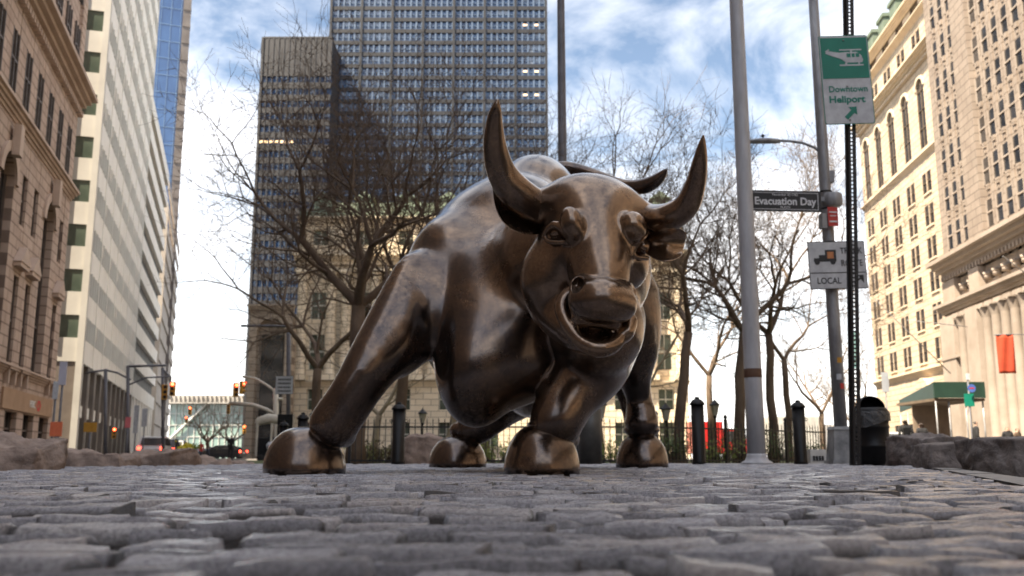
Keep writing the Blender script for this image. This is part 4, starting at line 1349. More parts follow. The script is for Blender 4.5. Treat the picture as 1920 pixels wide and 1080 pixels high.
    # ---- ears: cupped leaves with thickness
    def ear(spine, width, curl):
        mb = MB(); n, m = len(spine), 9; vs, fs = [], []
        for side in (0, 1):
            for i, (px, py, Y) in enumerate(spine):
                for j in range(m):
                    t = j / (m - 1) * 2 - 1
                    w = width[i]
                    ox, oy, od = curl(t, i / (n - 1))
                    p = B(px + ox * w, py + oy * w, Y + od + side * 0.022) - base
                    vs.append(p)
        for i in range(n - 1):
            for j in range(m - 1):
                a = i * m + j
                fs.append((a, a + 1, a + m + 1, a + m)); b_ = a + n * m
                fs.append((b_, b_ + m, b_ + m + 1, b_ + 1))
        for i in range(n - 1):
            for j in (0, m - 1):
                a = i * m + j; b_ = a + n * m
                fs.append((a, a + m, b_ + m, b_))
        for j in range(m - 1):
            for i in (0, n - 1):
                a = i * m + j; b_ = a + n * m
                fs.append((a, a + 1, b_ + 1, b_))
        mb.add(vs, fs, True)
        o = mb.build('ear', M_BRONZE, statue)
        bm_ = bmesh.new(); bm_.from_mesh(o.data); bmesh.ops.recalc_face_normals(bm_, faces=bm_.faces); bm_.to_mesh(o.data); bm_.free()
        s_ = o.modifiers.new('sub', 'SUBSURF'); s_.levels = 2; s_.render_levels = 2
    ear([(1020, 428, 5.35), (995, 415, 5.32), (970, 398, 5.3), (948, 377, 5.3), (934, 358, 5.33), (925, 345, 5.36)],
        [14, 30, 36, 30, 17, 3], lambda t, u: (-0.55 * t, 0.85 * t, 0.10 * (1 - t * t) * (1 - u * .5)))
    ear([(1206, 452, 5.25), (1224, 455, 5.2), (1242, 457, 5.17), (1258, 458, 5.17), (1272, 459, 5.2), (1284, 459, 5.24)],
        [16, 27, 33, 34, 30, 20], lambda t, u: (-0.22 * t, 1.0 * t, 0.09 * (1 - t * t)))
    # ---- hooves
    def hoof(px, py_top, py_bot, w, Y):
        g = (B(px, py_bot, Y)); g.z = 0
        W = rp(w / 2, Y); Hh = B(px, py_top, Y).z
        mb = MB(); prof = []
        for a in np.linspace(0, math.pi / 2, 16):
            prof.append((W * (math.cos(a) ** 0.80) + 0.001, Hh * (math.sin(a) ** 0.95)))
        prof[0] = (W * 0.985, -0.01)
        mb.lathe(prof, 40, g - base, True, 1.15)
        mb.build('hoof', M_BRONZE, statue)
    hoof(571, 800, 887, 150, 6.05)
    hoof(1016, 795, 887, 141, 6.05)
    hoof(858, 816, 876, 107, 10.0)
    hoof(1204, 811, 875, 97, 9.95)
    # pastern collars above the hooves
    def collar(px, py, Y, w, h):
        mb = MB(); c = B(px, py, Y) - base; W, Hh = rp(w, Y), rp(h, Y)
        mb.lathe([(W * math.cos(a) + .001, Hh * math.sin(a)) for a in np.linspace(-1.5, 1.5, 14)], 28, c)
        mb.build('fetlock', M_BRONZE, statue)
    collar(1028, 797, 6.0, 38, 14)
    collar(870, 806, 10.0, 27, 18)
    collar(1203, 806, 9.9, 33, 16)
    # ---- tail
    T = [(1010, 345, 9.0, 16), (1040, 312, 9.1, 15), (1075, 316, 9.1, 14), (1120, 330, 9.0, 12), (1170, 350, 8.9, 11), (1205, 352, 8.8, 18), (1230, 340, 8.7, 14), (1244, 326, 8.65, 9), (1251, 316, 8.6, 2)]
    mb = MB(); mb.tube([B(*p[:3]) - base for p in T], [rp(p[3], p[2]) for p in T], 16)
    o = mb.build('tail', M_BRONZE, statue)
    s_ = o.modifiers.new('sub', 'SUBSURF'); s_.levels = 2; s_.render_levels = 2
    return statue
build_bull()
# ------------------------------------------------------------------ bare winter trees, fence, shrubs
M_BARK = mottled("bark", (0.09, 0.060, 0.042), (0.20, 0.145, 0.10), 3.0, 0.9, bump_s=0.6, bump_scale=14, bump_d=0.03, stretch=(1, 1, .35))
M_BARK2 = mottled("plane_bark", (0.20, 0.16, 0.11), (0.42, 0.36, 0.26), 2.2, 0.85, bump_s=0.3, bump_scale=10, bump_d=0.02)
def grow(seed, height, trunk_r, fork_z, spread, levels, lean=(0, 0), nfork=3, wig=0.2, kid=0.45):
    """returns (trunk MB, crown MB)"""
    r_ = random.Random(seed)
    tr, cr = MB(), MB()
    pts = [Vector((0, 0, -.05))]; rad = [trunk_r * 1.35]
    n = 6; cur = Vector((0, 0, -.05))
    for i in range(1, n + 1):
        t = i / n
        cur = Vector((lean[0] * t * t * fork_z + r_.uniform(-.04, .04), lean[1] * t * t * fork_z, fork_z * t))
        pts.append(cur); rad.append(trunk_r * (1 - .25 * t))
    tr.tube(pts, rad, 9)
    def branch(p, d, L, r, lev):
        if lev == 0: return
        r = max(r, 0.005)
        k = 4 if lev > 2 else 3
        q = [p]; rr = [r]; dd = d.copy()
        kids = []
        for i in range(k):
            dd = (dd + Vector((r_.uniform(-1, 1), r_.uniform(-1, 1), r_.uniform(-.7, 1.0))) * wig * (1.3 if lev < 3 else 1)).normalized()
            q.append(q[-1] + dd * L / k); rr.append(r * (1 - .38 * (i + 1) / k))
            if lev > 1 and r_.random() < (kid + .1 if lev > 2 else kid):
                kids.append((q[-1], dd.copy(), rr[-1] * .55, L * r_.uniform(.45, .7)))
        cr.tube(q, rr, 6 if r > .04 else (4 if r > .012 else 3), caps=False)
        m = 2 if r_.random() < .75 else 3
        ph = r_.uniform(0, 6.28)
        a = dd.orthogonal().normalized(); b = dd.cross(a)
        for j in range(m):
            an = ph + j * 2 * math.pi / m + r_.uniform(-.4, .4); s_ = r_.uniform(.35, .75) * spread
            nd = (dd + (a * math.cos(an) + b * math.sin(an)) * s_ + Vector((0, 0, .12))).normalized()
            branch(q[-1], nd, L * r_.uniform(.68, .88), rr[-1] * r_.uniform(.76, .92), lev - 1)
        for kp, kd, kr, kl in kids:
            an = r_.uniform(0, 6.28); a2 = kd.orthogonal().normalized(); b2 = kd.cross(a2)
            nd = (kd * .6 + (a2 * math.cos(an) + b2 * math.sin(an)) * .9).normalized()
            branch(kp, nd, kl, kr, lev - 1 if lev < 4 else lev - 2)
    L0 = (height - fork_z) * .30
    ph = r_.uniform(0, 6.28)
    for j in range(nfork):
        an = ph + j * 2 * math.pi / nfork + r_.uniform(-.3, .3)
        d = Vector((math.cos(an) * .75 * spread, math.sin(an) * .75 * spread, 1)).normalized()
        branch(pts[-1], d, L0 * r_.uniform(.85, 1.15), rad[-1] * .72, levels)
    return tr, cr
def tree(seed, px, py, Y, height, trunk_r, fork, spread, levels, label, lean=(0, 0), mat=None, nfork=3, group='bare trees in the park', kid=0.45):
    tr, cr = grow(seed, height, trunk_r, fork, spread, levels, lean, nfork, 0.2, kid)
    root = empty('bare_tree', (XX(px, py, Y), Y, LOW), 0, label, 'tree', group)
    tr.build('trunk', mat or M_BARK, root); cr.build('crown', mat or M_BARK, root)
    return root
tree(21, 668, 860, 21, 9.8, .21, 3.6, 1.45, 7, 'broad bare tree whose wide crown spreads behind the raised bronze shoulder', (-.02, 0), nfork=4, kid=.52)
tree(5, 745, 862, 26, 11.5, .18, 3.2, 1.15, 7, 'bare tree with trunk just right of the sloping bronze foreleg', (.05, 0), kid=.42)
tree(9, 905, 862, 30, 12.5, .2, 4.5, 1.0, 6, 'tall bare tree hidden behind the bronze chest, crown over the horn')
tree(12, 590, 862, 34, 12.0, .2, 3.4, 1.2, 6, 'bare tree behind the small park lamp, left of the broad tree')
tree(31, 1276, 864, 24, 8.8, .15, 3.4, 1.2, 7, 'slender bare tree standing just right of the rear bronze leg', (.10, 0), nfork=2)
tree(17, 1386, 864, 27, 10, .17, 3.8, 1.15, 7, 'bare leaning tree close to the left of the white pole', (.07, 0), nfork=3)
tree(40, 1452, 864, 29, 10.4, .15, 4.0, 1.2, 7, 'straight bare tree right of the white pole', nfork=3)
tree(44, 1482, 864, 33, 10.2, .13, 3.6, 1.1, 7, 'thinner bare tree directly behind the straight one right of the white pole', nfork=2)
tree(52, 1120, 862, 34, 13.5, .2, 6.0, .85, 6, 'tall bare tree above the bronze head by the dark flagpole')
tree(61, 1335, 862, 44, 12.5, .18, 4.0, 1.1, 6, 'distant bare tree above the black bollard near the red truck')
tree(66, 1545, 862, 60, 11.0, .2, 3.0, 1.2, 6, 'far bare tree seen past the grey lamp pole base')
tree(69, 1600, 862, 75, 12.0, .2, 3.0, 1.2, 6, 'farthest bare tree beside the cream building corner')
tree(71, 842, 862, 38, 9.0, .16, 2.2, 1.0, 5, 'pale mottled tree seen under the bronze belly on the left', (.08, 0), M_BARK2, 2)
tree(73, 700, 862, 40, 9.0, .17, 2.0, 1.0, 5, 'pale sunlit tree between foreleg and black bollard', (.1, 0), M_BARK2, 2)
tree(75, 1205, 862, 42, 10.0, .15, 3.0, 1.0, 5, 'pale thin tree behind the rear bronze leg', (0, 0), M_BARK2, 2)
tree(81, 388, 852, 150, 12.0, .3, 2.5, 1.5, 5, 'small dark bare tree in front of the green glass hall', (0, 0), None, 4, 'bare trees down the left street')
tree(83, 432, 852, 165, 13.0, .3, 2.5, 1.5, 5, 'second dark bare tree in front of the glass hall, nearer the stone pavilion', (0, 0), None, 4, 'bare trees down the left street')

# iron fence round the park
M_IRON = mottled("black_iron", (0.012, 0.012, 0.013), (0.03, 0.03, 0.032), 6, 0.45, spec=0.4)
def fence(A, Bp, label, hf=1.0):
    A, Bp = Vector((*A, LOW)), Vector((*Bp, LOW)); d = Bp - A; L = d.length
    root = empty('iron_fence', A, math.atan2(d.y, d.x), label, 'fence', 'black iron park fence')
    mb = MB()
    for z in (.16, hf - .14): mb.bx(0, L, -.018, .018, z, z + .035)
    mb.build('rail', M_IRON, root)
    mb = MB(); n = int(L / .125)
    for k in range(n + 1):
        x = k * .125
        mb.bx(x - .008, x + .008, -.008, .008, .06, hf)
        mb.add([(x - .014, 0, hf), (x + .014, 0, hf), (x, 0, hf + .07), (x, -.01, hf + .02)], [(0, 1, 2), (0, 3, 1), (0, 2, 3), (1, 3, 2)])
    mb.build('picket_panel', M_IRON, root)
    k = 0.0
    while k < L:
        mb = MB(); mb.bx(k - .03, k + .03, -.03, .03, 0, hf + .1); mb.lathe([(.02, hf + .1), (.045, hf + .13), (.045, hf + .17), (.01, hf + .21)], 8, (k, 0, 0)); mb.build('post', M_IRON, root)
        k += 2.4
fence((XX(655, 860, 20.2), 20.2), (XX(1228, 860, 20.2), 20.2), 'black iron picket fence running behind the bronze legs')
fence((XX(1228, 860, 20.2) + .05, 20.2), (XX(1550, 860, 24.5), 24.5), 'black iron picket fence behind the white pole and black bollards')

# shrubs: leaf cards spread through a low volume
def mat_leaf(name, c1, c2):
    return mottled(name, c1, c2, 7, 0.6)
M_LEAF = [mat_leaf("shrub_leaf", (0.035, 0.065, 0.018), (0.11, 0.17, 0.04)), mat_leaf("shrub_leaf_yellow", (0.10, 0.14, 0.02), (0.26, 0.32, 0.06)), mat_leaf("shrub_leaf_brown", (0.06, 0.045, 0.025), (0.14, 0.11, 0.05))]
def shrub(px, Y, w, h, seed, mi, label):
    r_ = random.Random(seed); mb = MB(); st = MB()
    for k in range(26):
        an, e = r_.uniform(0, 6.28), r_.uniform(.2, 1)
        tip = Vector((math.cos(an) * w / 2 * e, math.sin(an) * .45 * e, h * r_.uniform(.55, 1.05)))
        st.tube([(0, 0, 0), tip * .5 + Vector((0, 0, .05)), tip], [.012, .008, .003], 3, caps=False)
        for j in range(30):
            c = tip * r_.uniform(.45, 1.03) + Vector((r_.gauss(0, .10), r_.gauss(0, .10), r_.gauss(0, .07)))
            if c.z < .02: continue
            a = Vector((r_.gauss(0, 1), r_.gauss(0, 1), r_.gauss(0, 1))).normalized(); b = a.orthogonal().normalized()
            s_ = r_.uniform(.02, .045)
            mb.add([c - a * s_, c + b * s_ * .45, c + a * s_, c - b * s_ * .45], [(0, 1, 2, 3)])
    root = empty('shrub', (XX(px, 860, Y), Y, LOW), 0, label, 'shrub', 'low shrubs behind the park fence')
    mb.build('foliage', M_LEAF[mi], root); st.build('stem', M_BARK, root)
sh = [(720, 21.5, 1.7, .62, 2, 'brownish shrub right behind the fence by the big bronze foreleg'), (700, 23, 1.4, .5, 1, 'yellow green shrub low behind the fence, left of the black bollard'),
      (930, 21.6, 1.6, .62, 1, 'bright green shrub seen between the two left bronze hooves'), (985, 22.5, 1.3, .5, 0, 'dark green shrub half hidden by the central bronze hoof'),
      (1150, 22.0, 1.5, .55, 1, 'light green shrub beside the grey steel post'), (1262, 21.4, 1.6, .85, 0, 'dense dark shrub right of the rear bronze hoof'),
      (1335, 22.0, 1.8, .62, 1, 'bright green shrub just right of the tall black bollard'), (1390, 22.6, 1.5, .85, 2, 'brown twiggy shrub left of the white pole base'),
      (1450, 24.0, 1.8, .95, 0, 'tall dark shrub right of the white pole base'), (1515, 26.0, 1.6, .6, 0, 'small dark shrub behind the second black bollard')]
for i, (px, Y, w, h, mi, lb) in enumerate(sh): shrub(px, Y, w, h, 100 + i, mi, lb)
# ------------------------------------------------------------------ street furniture
M_BLACK = mottled("black_paint", (0.004, 0.004, 0.005), (0.012, 0.012, 0.013), 8, 0.42, spec=0.3)
M_GALV = mottled("galvanised_steel", (0.17, 0.17, 0.18), (0.38, 0.385, 0.40), 7, 0.5, metallic=0.3, detail=8, stretch=(1, 1, .3))
M_POLEW = mottled("pale_pole_paint", (0.36, 0.365, 0.39), (0.56, 0.57, 0.60), 5, 0.45, detail=8, stretch=(1, 1, .25))
M_POLED = mottled("dark_pole_paint", (0.10, 0.10, 0.115), (0.17, 0.17, 0.19), 3, 0.5)
M_WHT = mottled("white_sign_face", (0.42, 0.43, 0.46), (0.64, 0.66, 0.68), 6, 0.5, detail=9)
M_YEL = mottled("signal_yellow", (.50, .24, .03), (.62, .33, .05), 4, .5)
M_BLK = mottled("sign_black", (0.012, 0.012, 0.014), (0.025, 0.025, 0.028), 4, 0.5)
M_GRN = mottled("sign_green", (0.0, 0.17, 0.115), (0.004, 0.22, 0.15), 4, 0.5)
M_RED = mottled("sign_red_face", (0.42, 0.02, 0.02), (0.55, 0.05, 0.04), 4, 0.5)
M_ORG = mottled("sign_orange", (0.75, 0.16, 0.07), (0.85, 0.22, 0.10), 4, 0.6)

def bollard(px, py_top, py_bot, Y, label, z0=0.0, eyes=True):
    H = ZZ(py_top, Y) - z0; r = .098
    root = empty('bollard', (XX(px, py_bot, Y), Y, z0), 0, label, 'bollard', 'round black iron bollards')
    mb = MB(); mb.lathe([(r * 1.08, 0), (r * 1.08, .04), (r, .06), (r, H * .885)], 24); mb.build('post', M_BLACK, root)
    mb = MB(); mb.lathe([(r * 1.2, H * .885), (r * 1.22, H * .90), (r * 1.1, H * .915), (r * .98, H * .935), (r * .72, H * .962), (r * .40, H * .975), (r * .36, H * .985), (r * .44, H * .992), (r * .3, H * 1.005), (.004, H * 1.01)], 24)
    mb.build('cap', M_BLACK, root)
    if eyes:
        for sx in (-1, 1):
            mb = MB(); c = Vector((sx * (r + .02), 0, H * .70))
            mb.tube([c + Vector((sx * .022 * math.cos(a), 0, .022 * math.sin(a))) for a in np.linspace(0, 6.28, 11)], .005, 5, caps=False); mb.build('chain_eye', M_BLACK, root)
bollard(746, 755, 876, 14.8, 'black iron bollard in front of the pale boulder, right of the big bronze foreleg')
bollard(1311, 745, 871, 14.6, 'black iron bollard just right of the rear bronze leg')
bollard(1502, 751, 871, 15.0, 'black iron bollard between the white pole and the lamp pole')
bollard(565, 774, 868, 18.5, 'distant black bollard peeking over the bronze hoof, right one of two', LOW)
bollard(529, 789, 866, 21.5, 'farther black bollard left of the bronze hoof top, left one of two', LOW)
# wide steel post
mb = MB(); H = ZZ(766, 15.0)
mb.lathe([(.185, 0), (.185, H - .015), (.17, H), (.001, H + .004)], 32)
o = mb.build('steel_post', mottled("dull_steel", (.07, .07, .068), (.12, .12, .115), 5, .45, metallic=.4)); o.location = (XX(1107, 866, 15), 15.0, 0)
tag(o, 'wide grey cylindrical steel post between central bronze hoof and rear right hoof', 'post')

# pale pole
Y = 14.9
root = empty('tall_pole', (XX(1419, 862, Y), Y, 0), 0, 'tall pale grey tapered pole with flared base and brown band', 'pole')
mb = MB(); mb.lathe([(.145, .05), (.138, 1.0), (.130, 3), (.112, 7.6), (.09, 13)], 28); mb.build('shaft', M_POLEW, root)
mb = MB(); mb.lathe([(.245, 0), (.245, .02), (.225, .035), (.18, .06), (.155, .12), (.150, .16)], 28); mb.build('base_flange', M_POLEW, root)
zb = ZZ(700, Y)
mb = MB(); mb.lathe([(.139, zb - .07), (.141, zb - .065), (.140, zb + .065), (.138, zb + .07)], 28); mb.build('band', mottled("rust_band", (.09, .045, .025), (.15, .08, .05), 5, .7), root)
# dark flagpole behind the statue
Y = 24.0
root = empty('flagpole', (XX(1060, 860, Y), Y, LOW), 0, 'dark grey flagpole rising from behind the bronze head', 'pole')
mb = MB(); mb.lathe([(.135, 0), (.13, 4), (.115, 9), (.09, 15), (.05, 19)], 20); mb.build('shaft', M_POLED, root)
mb = MB(); mb.lathe([(.32, 0), (.3, .1), (.2, .3), (.16, .5)], 20); mb.build('base_flange', M_POLED, root)

# ---- lamp pole with street-name sign, signal box, truck route sign
Y = 15.4
bx_, bz = XX(1580, 860, Y), -0.005
root = empty('lamp_pole', (bx_, Y, bz), 0, 'grey street lamp pole on a square concrete base with curved arm', 'street lamp')
zB = ZZ(800, Y) - bz
mb = MB(); w0, w1 = .20, .165
for z0_, z1_, a, b in ((0, .06, .23, .23), (.06, zB - .05, w0, w1), (zB - .05, zB, w1 + .015, w1 - .02)):
    mb.add([(-a, -a, z0_), (a, -a, z0_), (a, a, z0_), (-a, a, z0_), (-b, -b, z1_), (b, -b, z1_), (b, b, z1_), (-b, b, z1_)], [(0, 3, 2, 1), (4, 5, 6, 7), (0, 1, 5, 4), (1, 2, 6, 5), (2, 3, 7, 6), (3, 0, 4, 7)])
mb.build('base', mottled("base_concrete", (.14, .15, .16), (.42, .43, .44), 4, .8, bump_s=.4), root)
mb = MB(); mb.tube([(0, 0, zB - .02), (-.01, 0, 2.5), (-.02, 0, 5.5), (-.03, 0, 9.5)], [.105, .10, .09, .075], 20); mb.build('shaft', M_GALV, root)
hz = ZZ(330, Y) - bz
for z_ in (ZZ(455, Y) - bz, ZZ(540, Y) - bz, ZZ(360, Y) - bz, ZZ(392, Y) - bz):
    mb = MB(); mb.lathe([(.101, z_ - .012), (.107, z_ - .01), (.107, z_ + .01), (.101, z_ + .012)], 20, (-.02 * z_ / 5.5, 0, 0)); mb.build('strap', M_BLACK, root)
for k_, (z_, m_) in enumerate(((1.35, M_WHT), (1.62, M_YEL), (1.20, M_RED))):
    mb = MB(); vs = []
    for q in range(6):
        a = R(-115 + k_ * 14 + q * 9); vs += [(.107 * math.cos(a) - .008, .107 * math.sin(a), z_), (.107 * math.cos(a) - .008, .107 * math.sin(a), z_ + .09)]
    mb.add(vs, [(2 * q, 2 * q + 2, 2 * q + 3, 2 * q + 1) for q in range(5)]); mb.build('sticker', m_, root)
mb = MB()
arm = [(P(1552, 335, Y)), (P(1551, 312, Y)), (P(1543, 292, Y)), (P(1528, 277, Y)), (P(1505, 268, Y)), (P(1480, 264.5, Y)), (P(1455, 263.5, Y))]
mb.tube([p - Vector((bx_, Y, bz)) for p in arm], .022, 10); mb.build('arm', M_GALV, root)
c = P(1555, 332, Y) - Vector((bx_, Y, bz)); mb = MB(); mb.box(c, (.13, .12, .20)); mb.build('arm_bracket', M_GALV, root)
c = P(1431, 265, Y) - Vector((bx_, Y, bz)); mb = MB()
vs = []; fs = []; prof = [(-.29, .015, 0), (-.24, .05, .028), (-.1, .085, .045), (.1, .085, .055), (.24, .05, .045), (.29, .028, .03)]
for x, w, h in prof:
    for a in np.linspace(0, 2 * math.pi, 13)[:-1]:
        z = h * math.sin(a) if math.sin(a) > 0 else .035 * math.sin(a) * (1 if h else .4)
        vs.append((c.x + x, c.y + w * math.cos(a), c.z + z))
for i in range(5):
    for k in range(12): fs.append((i * 12 + k, i * 12 + (k + 1) % 12, (i + 1) * 12 + (k + 1) % 12, (i + 1) * 12 + k))
fs.append(tuple(range(11, -1, -1))); fs.append(tuple(60 + k for k in range(12)))
mb.add(vs, fs, True); lh = mb.build('lamp_head', M_GALV, root)
mb = MB(); mb.lathe([(.012, .05), (.012, .075), (.026, .08), (.028, .11), (.01, .125)], 10, c); mb.build('photocell', M_BLACK, lh)

def sign_plate(name, pxc, pyc, Y, wpx, hpx, mat, label, cat, yaw=0.0, border=None, rad=0.06, roll=0.0):
    w, h = wpx / FPX * Y, hpx / FPX * Y * 1.0
    c = P(pxc, pyc, Y)
    root = empty(name, c, yaw, label, cat)
    if roll: root.rotation_euler = (0, roll, yaw)
    def plate(w, h, y, mat, nm, r):
        mb = MB(); pts = []
        for cx_, cz_, a0 in ((w / 2 - r, h / 2 - r, 0), (-w / 2 + r, h / 2 - r, 90), (-w / 2 + r, -h / 2 + r, 180), (w / 2 - r, -h / 2 + r, 270)):
            for k in range(5):
                a = R(a0 + k * 22.5); pts.append((cx_ + r * math.cos(a), cz_ + r * math.sin(a)))
        n = len(pts)
        vs = [(x, y, z) for x, z in pts] + [(x, y + .003, z) for x, z in pts]
        mb.add(vs, [tuple(range(n)), tuple(range(2 * n - 1, n - 1, -1))] + [(i, i + n, (i + 1) % n + n, (i + 1) % n) for i in range(n)])
        return mb.build(nm, mat, root)
    plate(w, h, 0, border or mat, 'plate', rad * w)
    if border: plate(w - .03 * w, h - .03 * w, -.0035, mat, 'face', rad * w * .8)
    return root, w, h, plate
# street name sign
sg, w, h, pl = sign_plate('street_name_sign', 1472, 377, 15.25, 141, 42, M_BLK, 'dark street name sign reading Evacuation Day Plaza fixed to the lamp pole', 'street sign', 0.03, None, .01, R(.8))
M_WT = mottled("sign_white_letter", (.68, .69, .72), (.76, .77, .8), 3, .5)
mb = MB(); t_ = .008; a_, b_ = w * .46, h * .38
mb.bx(-a_, a_, -.006, -.001, b_, b_ + t_); mb.bx(-a_, a_, -.006, -.001, -b_ - t_, -b_); mb.bx(-a_, -a_ + t_, -.006, -.001, -b_, b_); mb.bx(a_ - t_, a_, -.006, -.001, -b_, b_)
mb.build('border', M_WT, sg)
text_mesh('lettering', 'Evacuation Day', h * .50, M_WT, sg, (0, -.006, -h * .175), align='CENTER', depth=.002, bold=.004, xscale=.92)
text_mesh('lettering', 'November 25 1783', h * .15, M_WT, sg, (0, -.006, h * .25), align='CENTER', depth=.002)
text_mesh('lettering', 'PLAZA', h * .155, M_WT, sg, (0, -.006, -h * .345), align='CENTER', depth=.002)
# signal controller box and small red sign on the pole
c = P(1562, 374, 15.3); root = empty('signal_box', c, 0, 'rounded grey metal box clamped to the lamp pole beside the street name sign', 'signal box')
mb = MB(); mb.lathe([(.02, -.125), (.12, -.12), (.15, -.09), (.155, .0), (.15, .09), (.12, .11), (.02, .118)], 20, sy=.8); mb.build('housing', M_GALV, root)
mb = MB(); mb.bx(-.26, -.13, -.03, .03, -.035, .035); mb.build('clamp', M_GALV, root)
sg, w, h, pl = sign_plate('red_notice', 1562, 406, 15.2, 20, 38, M_RED, 'small red notice with two white bands under the grey box on the lamp pole', 'sign', .1, None, .06)
mb = MB(); mb.bx(-w * .38, w * .38, -.006, -.001, h * .2, h * .26); mb.bx(-w * .38, w * .38, -.006, -.001, -h * .3, -h * .22); mb.bx(-w * .3, w * .3, -.006, -.001, h * .02, h * .06); mb.build('stripe', M_WT, sg)
mb = MB(); mb.bx(-.2, -.12, -.02, .12, -.2, .05); mb.build('bracket', M_GALV, sg)
# truck route sign
sg, w, h, pl = sign_plate('truck_route_sign', 1570, 497, 15.2, 109, 93, M_WHT, 'white sign with truck symbol reading Truck Route Local on the lamp pole', 'sign', -.02, M_BLK, .02, R(-1))
mb = MB(); mb.bx(-w / 2 + .02, w / 2 - .02, -.006, -.0036, -h * .17, -h * .15); mb.build('divider', M_BLK, sg)
mb = MB(); s_ = w / 109.0
def rc(x0, x1, z0, z1): mb.bx(x0 * s_, x1 * s_, -.007, -.0036, z0 * s_, z1 * s_)
rc(-22, -1, 10, 30); rc(-34, -22.01, 9, 20); rc(-44, -34.01, 8, 14); rc(-44, -1, 7, 9.99)
for cx_ in (-38, -8):
    vs = [(cx_ * s_ + 5 * s_ * math.cos(a), y_, 6 * s_ + 5 * s_ * math.sin(a)) for y_ in (-.008, -.0036) for a in np.linspace(0, 6.2832, 17)[:-1]]
    mb.add(vs, [tuple(range(16))] + [(k, 16 + k, 16 + (k + 1) % 16, (k + 1) % 16) for k in range(16)])
mb.build('truck_symbol', M_BLK, sg)
mb = MB(); mb.bx(-18 * s_, -6 * s_, -.010, -.0071, 13 * s_, 26 * s_); mb.build('sticker', mottled("sticker_orange", (.45, .15, .05), (.6, .25, .1), 8, .6), sg)
M_TX = mottled("sign_letter_grey", (.03, .03, .035), (.06, .06, .065), 4, .5)
text_mesh('lettering', 'TRUCK', 17 * s_, M_TX, sg, (7 * s_, -.007, 22 * s_), depth=.002, xscale=.75, bold=.002)
text_mesh('lettering', 'ROUTE', 17 * s_, M_TX, sg, (7 * s_, -.007, -2 * s_), depth=.002, xscale=.75, bold=.002)
text_mesh('lettering', 'LOCAL', 17 * s_, M_TX, sg, (-41 * s_, -.007, -36 * s_), depth=.002, xscale=.85, bold=.002)
mb = MB(); mb.add([((36) * s_, -.007, -20 * s_), (48 * s_, -.007, -20 * s_), (48 * s_, -.007, -36 * s_), (42 * s_, -.007, -28 * s_), (30 * s_, -.007, -38 * s_), (28 * s_, -.007, -34 * s_), (41 * s_, -.007, -25 * s_)], [(0, 6, 3, 2, 1), (6, 5, 4, 3)])
mb.build('arrow', M_BLK, sg)

# ---- perforated sign post with helicopter sign
Y = 12.0
base = P(1605, 872, Y); base.z = 0
topp = P(1597, 0, Y)
root = empty('perforated_post', base, 0, 'dark perforated steel sign post, slightly leaning, in front of the litter bin', 'sign post')
def mat_perf():
    m, nt, b = new_mat("perforated_steel")
    b.inputs['Base Color'].default_value = (.022, .020, .020, 1); b.inputs['Roughness'].default_value = .5
    b.inputs['Metallic'].default_value = .3
    return m
M_PERF = mat_perf()
d = (topp + Vector((0, 0, .9))) - base; Hp = d.z
mb = MB()
segs = int(Hp / .054)
def skew(z): return d.x * z / Hp
for k in range(segs):
    z = k * .054
    x = skew(z + .027)
    mb.bx(x - .035, x - .011, -.03, -.024, z, z + .054)
    mb.bx(x + .011, x + .035, -.03, -.024, z, z + .054)
    mb.bx(x - .011, x + .011, -.03, -.024, z, z + .020)
for sx in (-1, 1):
    x0_, x1_ = (-.065, -.035) if sx < 0 else (.035, .065)
    mb.add([(x0_ + skew(0) if sx < 0 else .035, 0.0 if sx < 0 else -.03, 0)] * 0, [])
    a = [(sx * .035, -.03), (sx * .052, .02), (sx * .075, .02), (sx * .075, .015), (sx * .056, .015), (sx * .039, -.03)]
    vs = [(x, y_, 0) for x, y_ in a] + [(x + skew(Hp), y_, Hp) for x, y_ in a]
    mb.add(vs, [(i, (i + 1) % 6, (i + 1) % 6 + 6, i + 6) for i in range(6)])
mb.build('channel', M_PERF, root)
sg, w, h, pl = sign_plate('heliport_sign', 1587, 149, 11.9, 98, 186, M_WHT, 'tall green and white Downtown Heliport sign with helicopter symbol and arrow', 'sign', -.02, M_GRN, .05, R(-1.2))
s_ = w / 98.0
mb = MB(); mb.bx(-46 * s_, 46 * s_, -.007, -.0036, 2 * s_, 88 * s_); gf = mb.build('green_panel', M_GRN, sg)
mb = MB()
def poly(pts, y0=-.0105, y1=-.0071):
    n = len(pts); vs = [(x * s_, y0, z * s_) for x, z in pts] + [(x * s_, y1, z * s_) for x, z in pts]
    mb.add(vs, [tuple(range(n - 1, -1, -1))] + [(i, i + n, (i + 1) % n + n, (i + 1) % n) for i in range(n)])
poly([(-38, 55), (-34, 60), (-10, 56), (4, 57), (24, 57), (33, 50), (36, 40), (34, 35), (2, 35), (-6, 42), (-32, 52)][::-1])
poly([(-10, 60.5), (34, 60.5), (34, 63), (-10, 63)]); poly([(-38, 59.5), (-31, 64), (-29, 62), (-36, 57)]); poly([(-11, 28), (36, 28), (36, 31), (-11, 31)])
poly([(0, 31.05), (4, 31.05), (4, 34.9), (0, 34.9)]); poly([(26, 31.05), (29, 31.05), (29, 34.9), (26, 34.9)]); poly([(12, 57.1), (15, 57.1), (15, 60.4), (12, 60.4)])
mb.build('helicopter_symbol', M_WHT, sg)
mb = MB()
for x0_, x1_ in ((4, 12), (14, 20), (22, 29)): mb.bx(x0_ * s_, x1_ * s_, -.0125, -.0106, 46 * s_, 54 * s_)
mb.build('helicopter_window', M_GRN, sg)
text_mesh('lettering', 'Downtown', 18 * s_, M_GRN, sg, (-37 * s_, -.006, -26 * s_), depth=.002, xscale=.93, bold=.002)
text_mesh('lettering', 'Heliport', 19.5 * s_, M_GRN, sg, (-38 * s_, -.006, -48 * s_), depth=.002, xscale=1.06, bold=.004)
mb = MB()
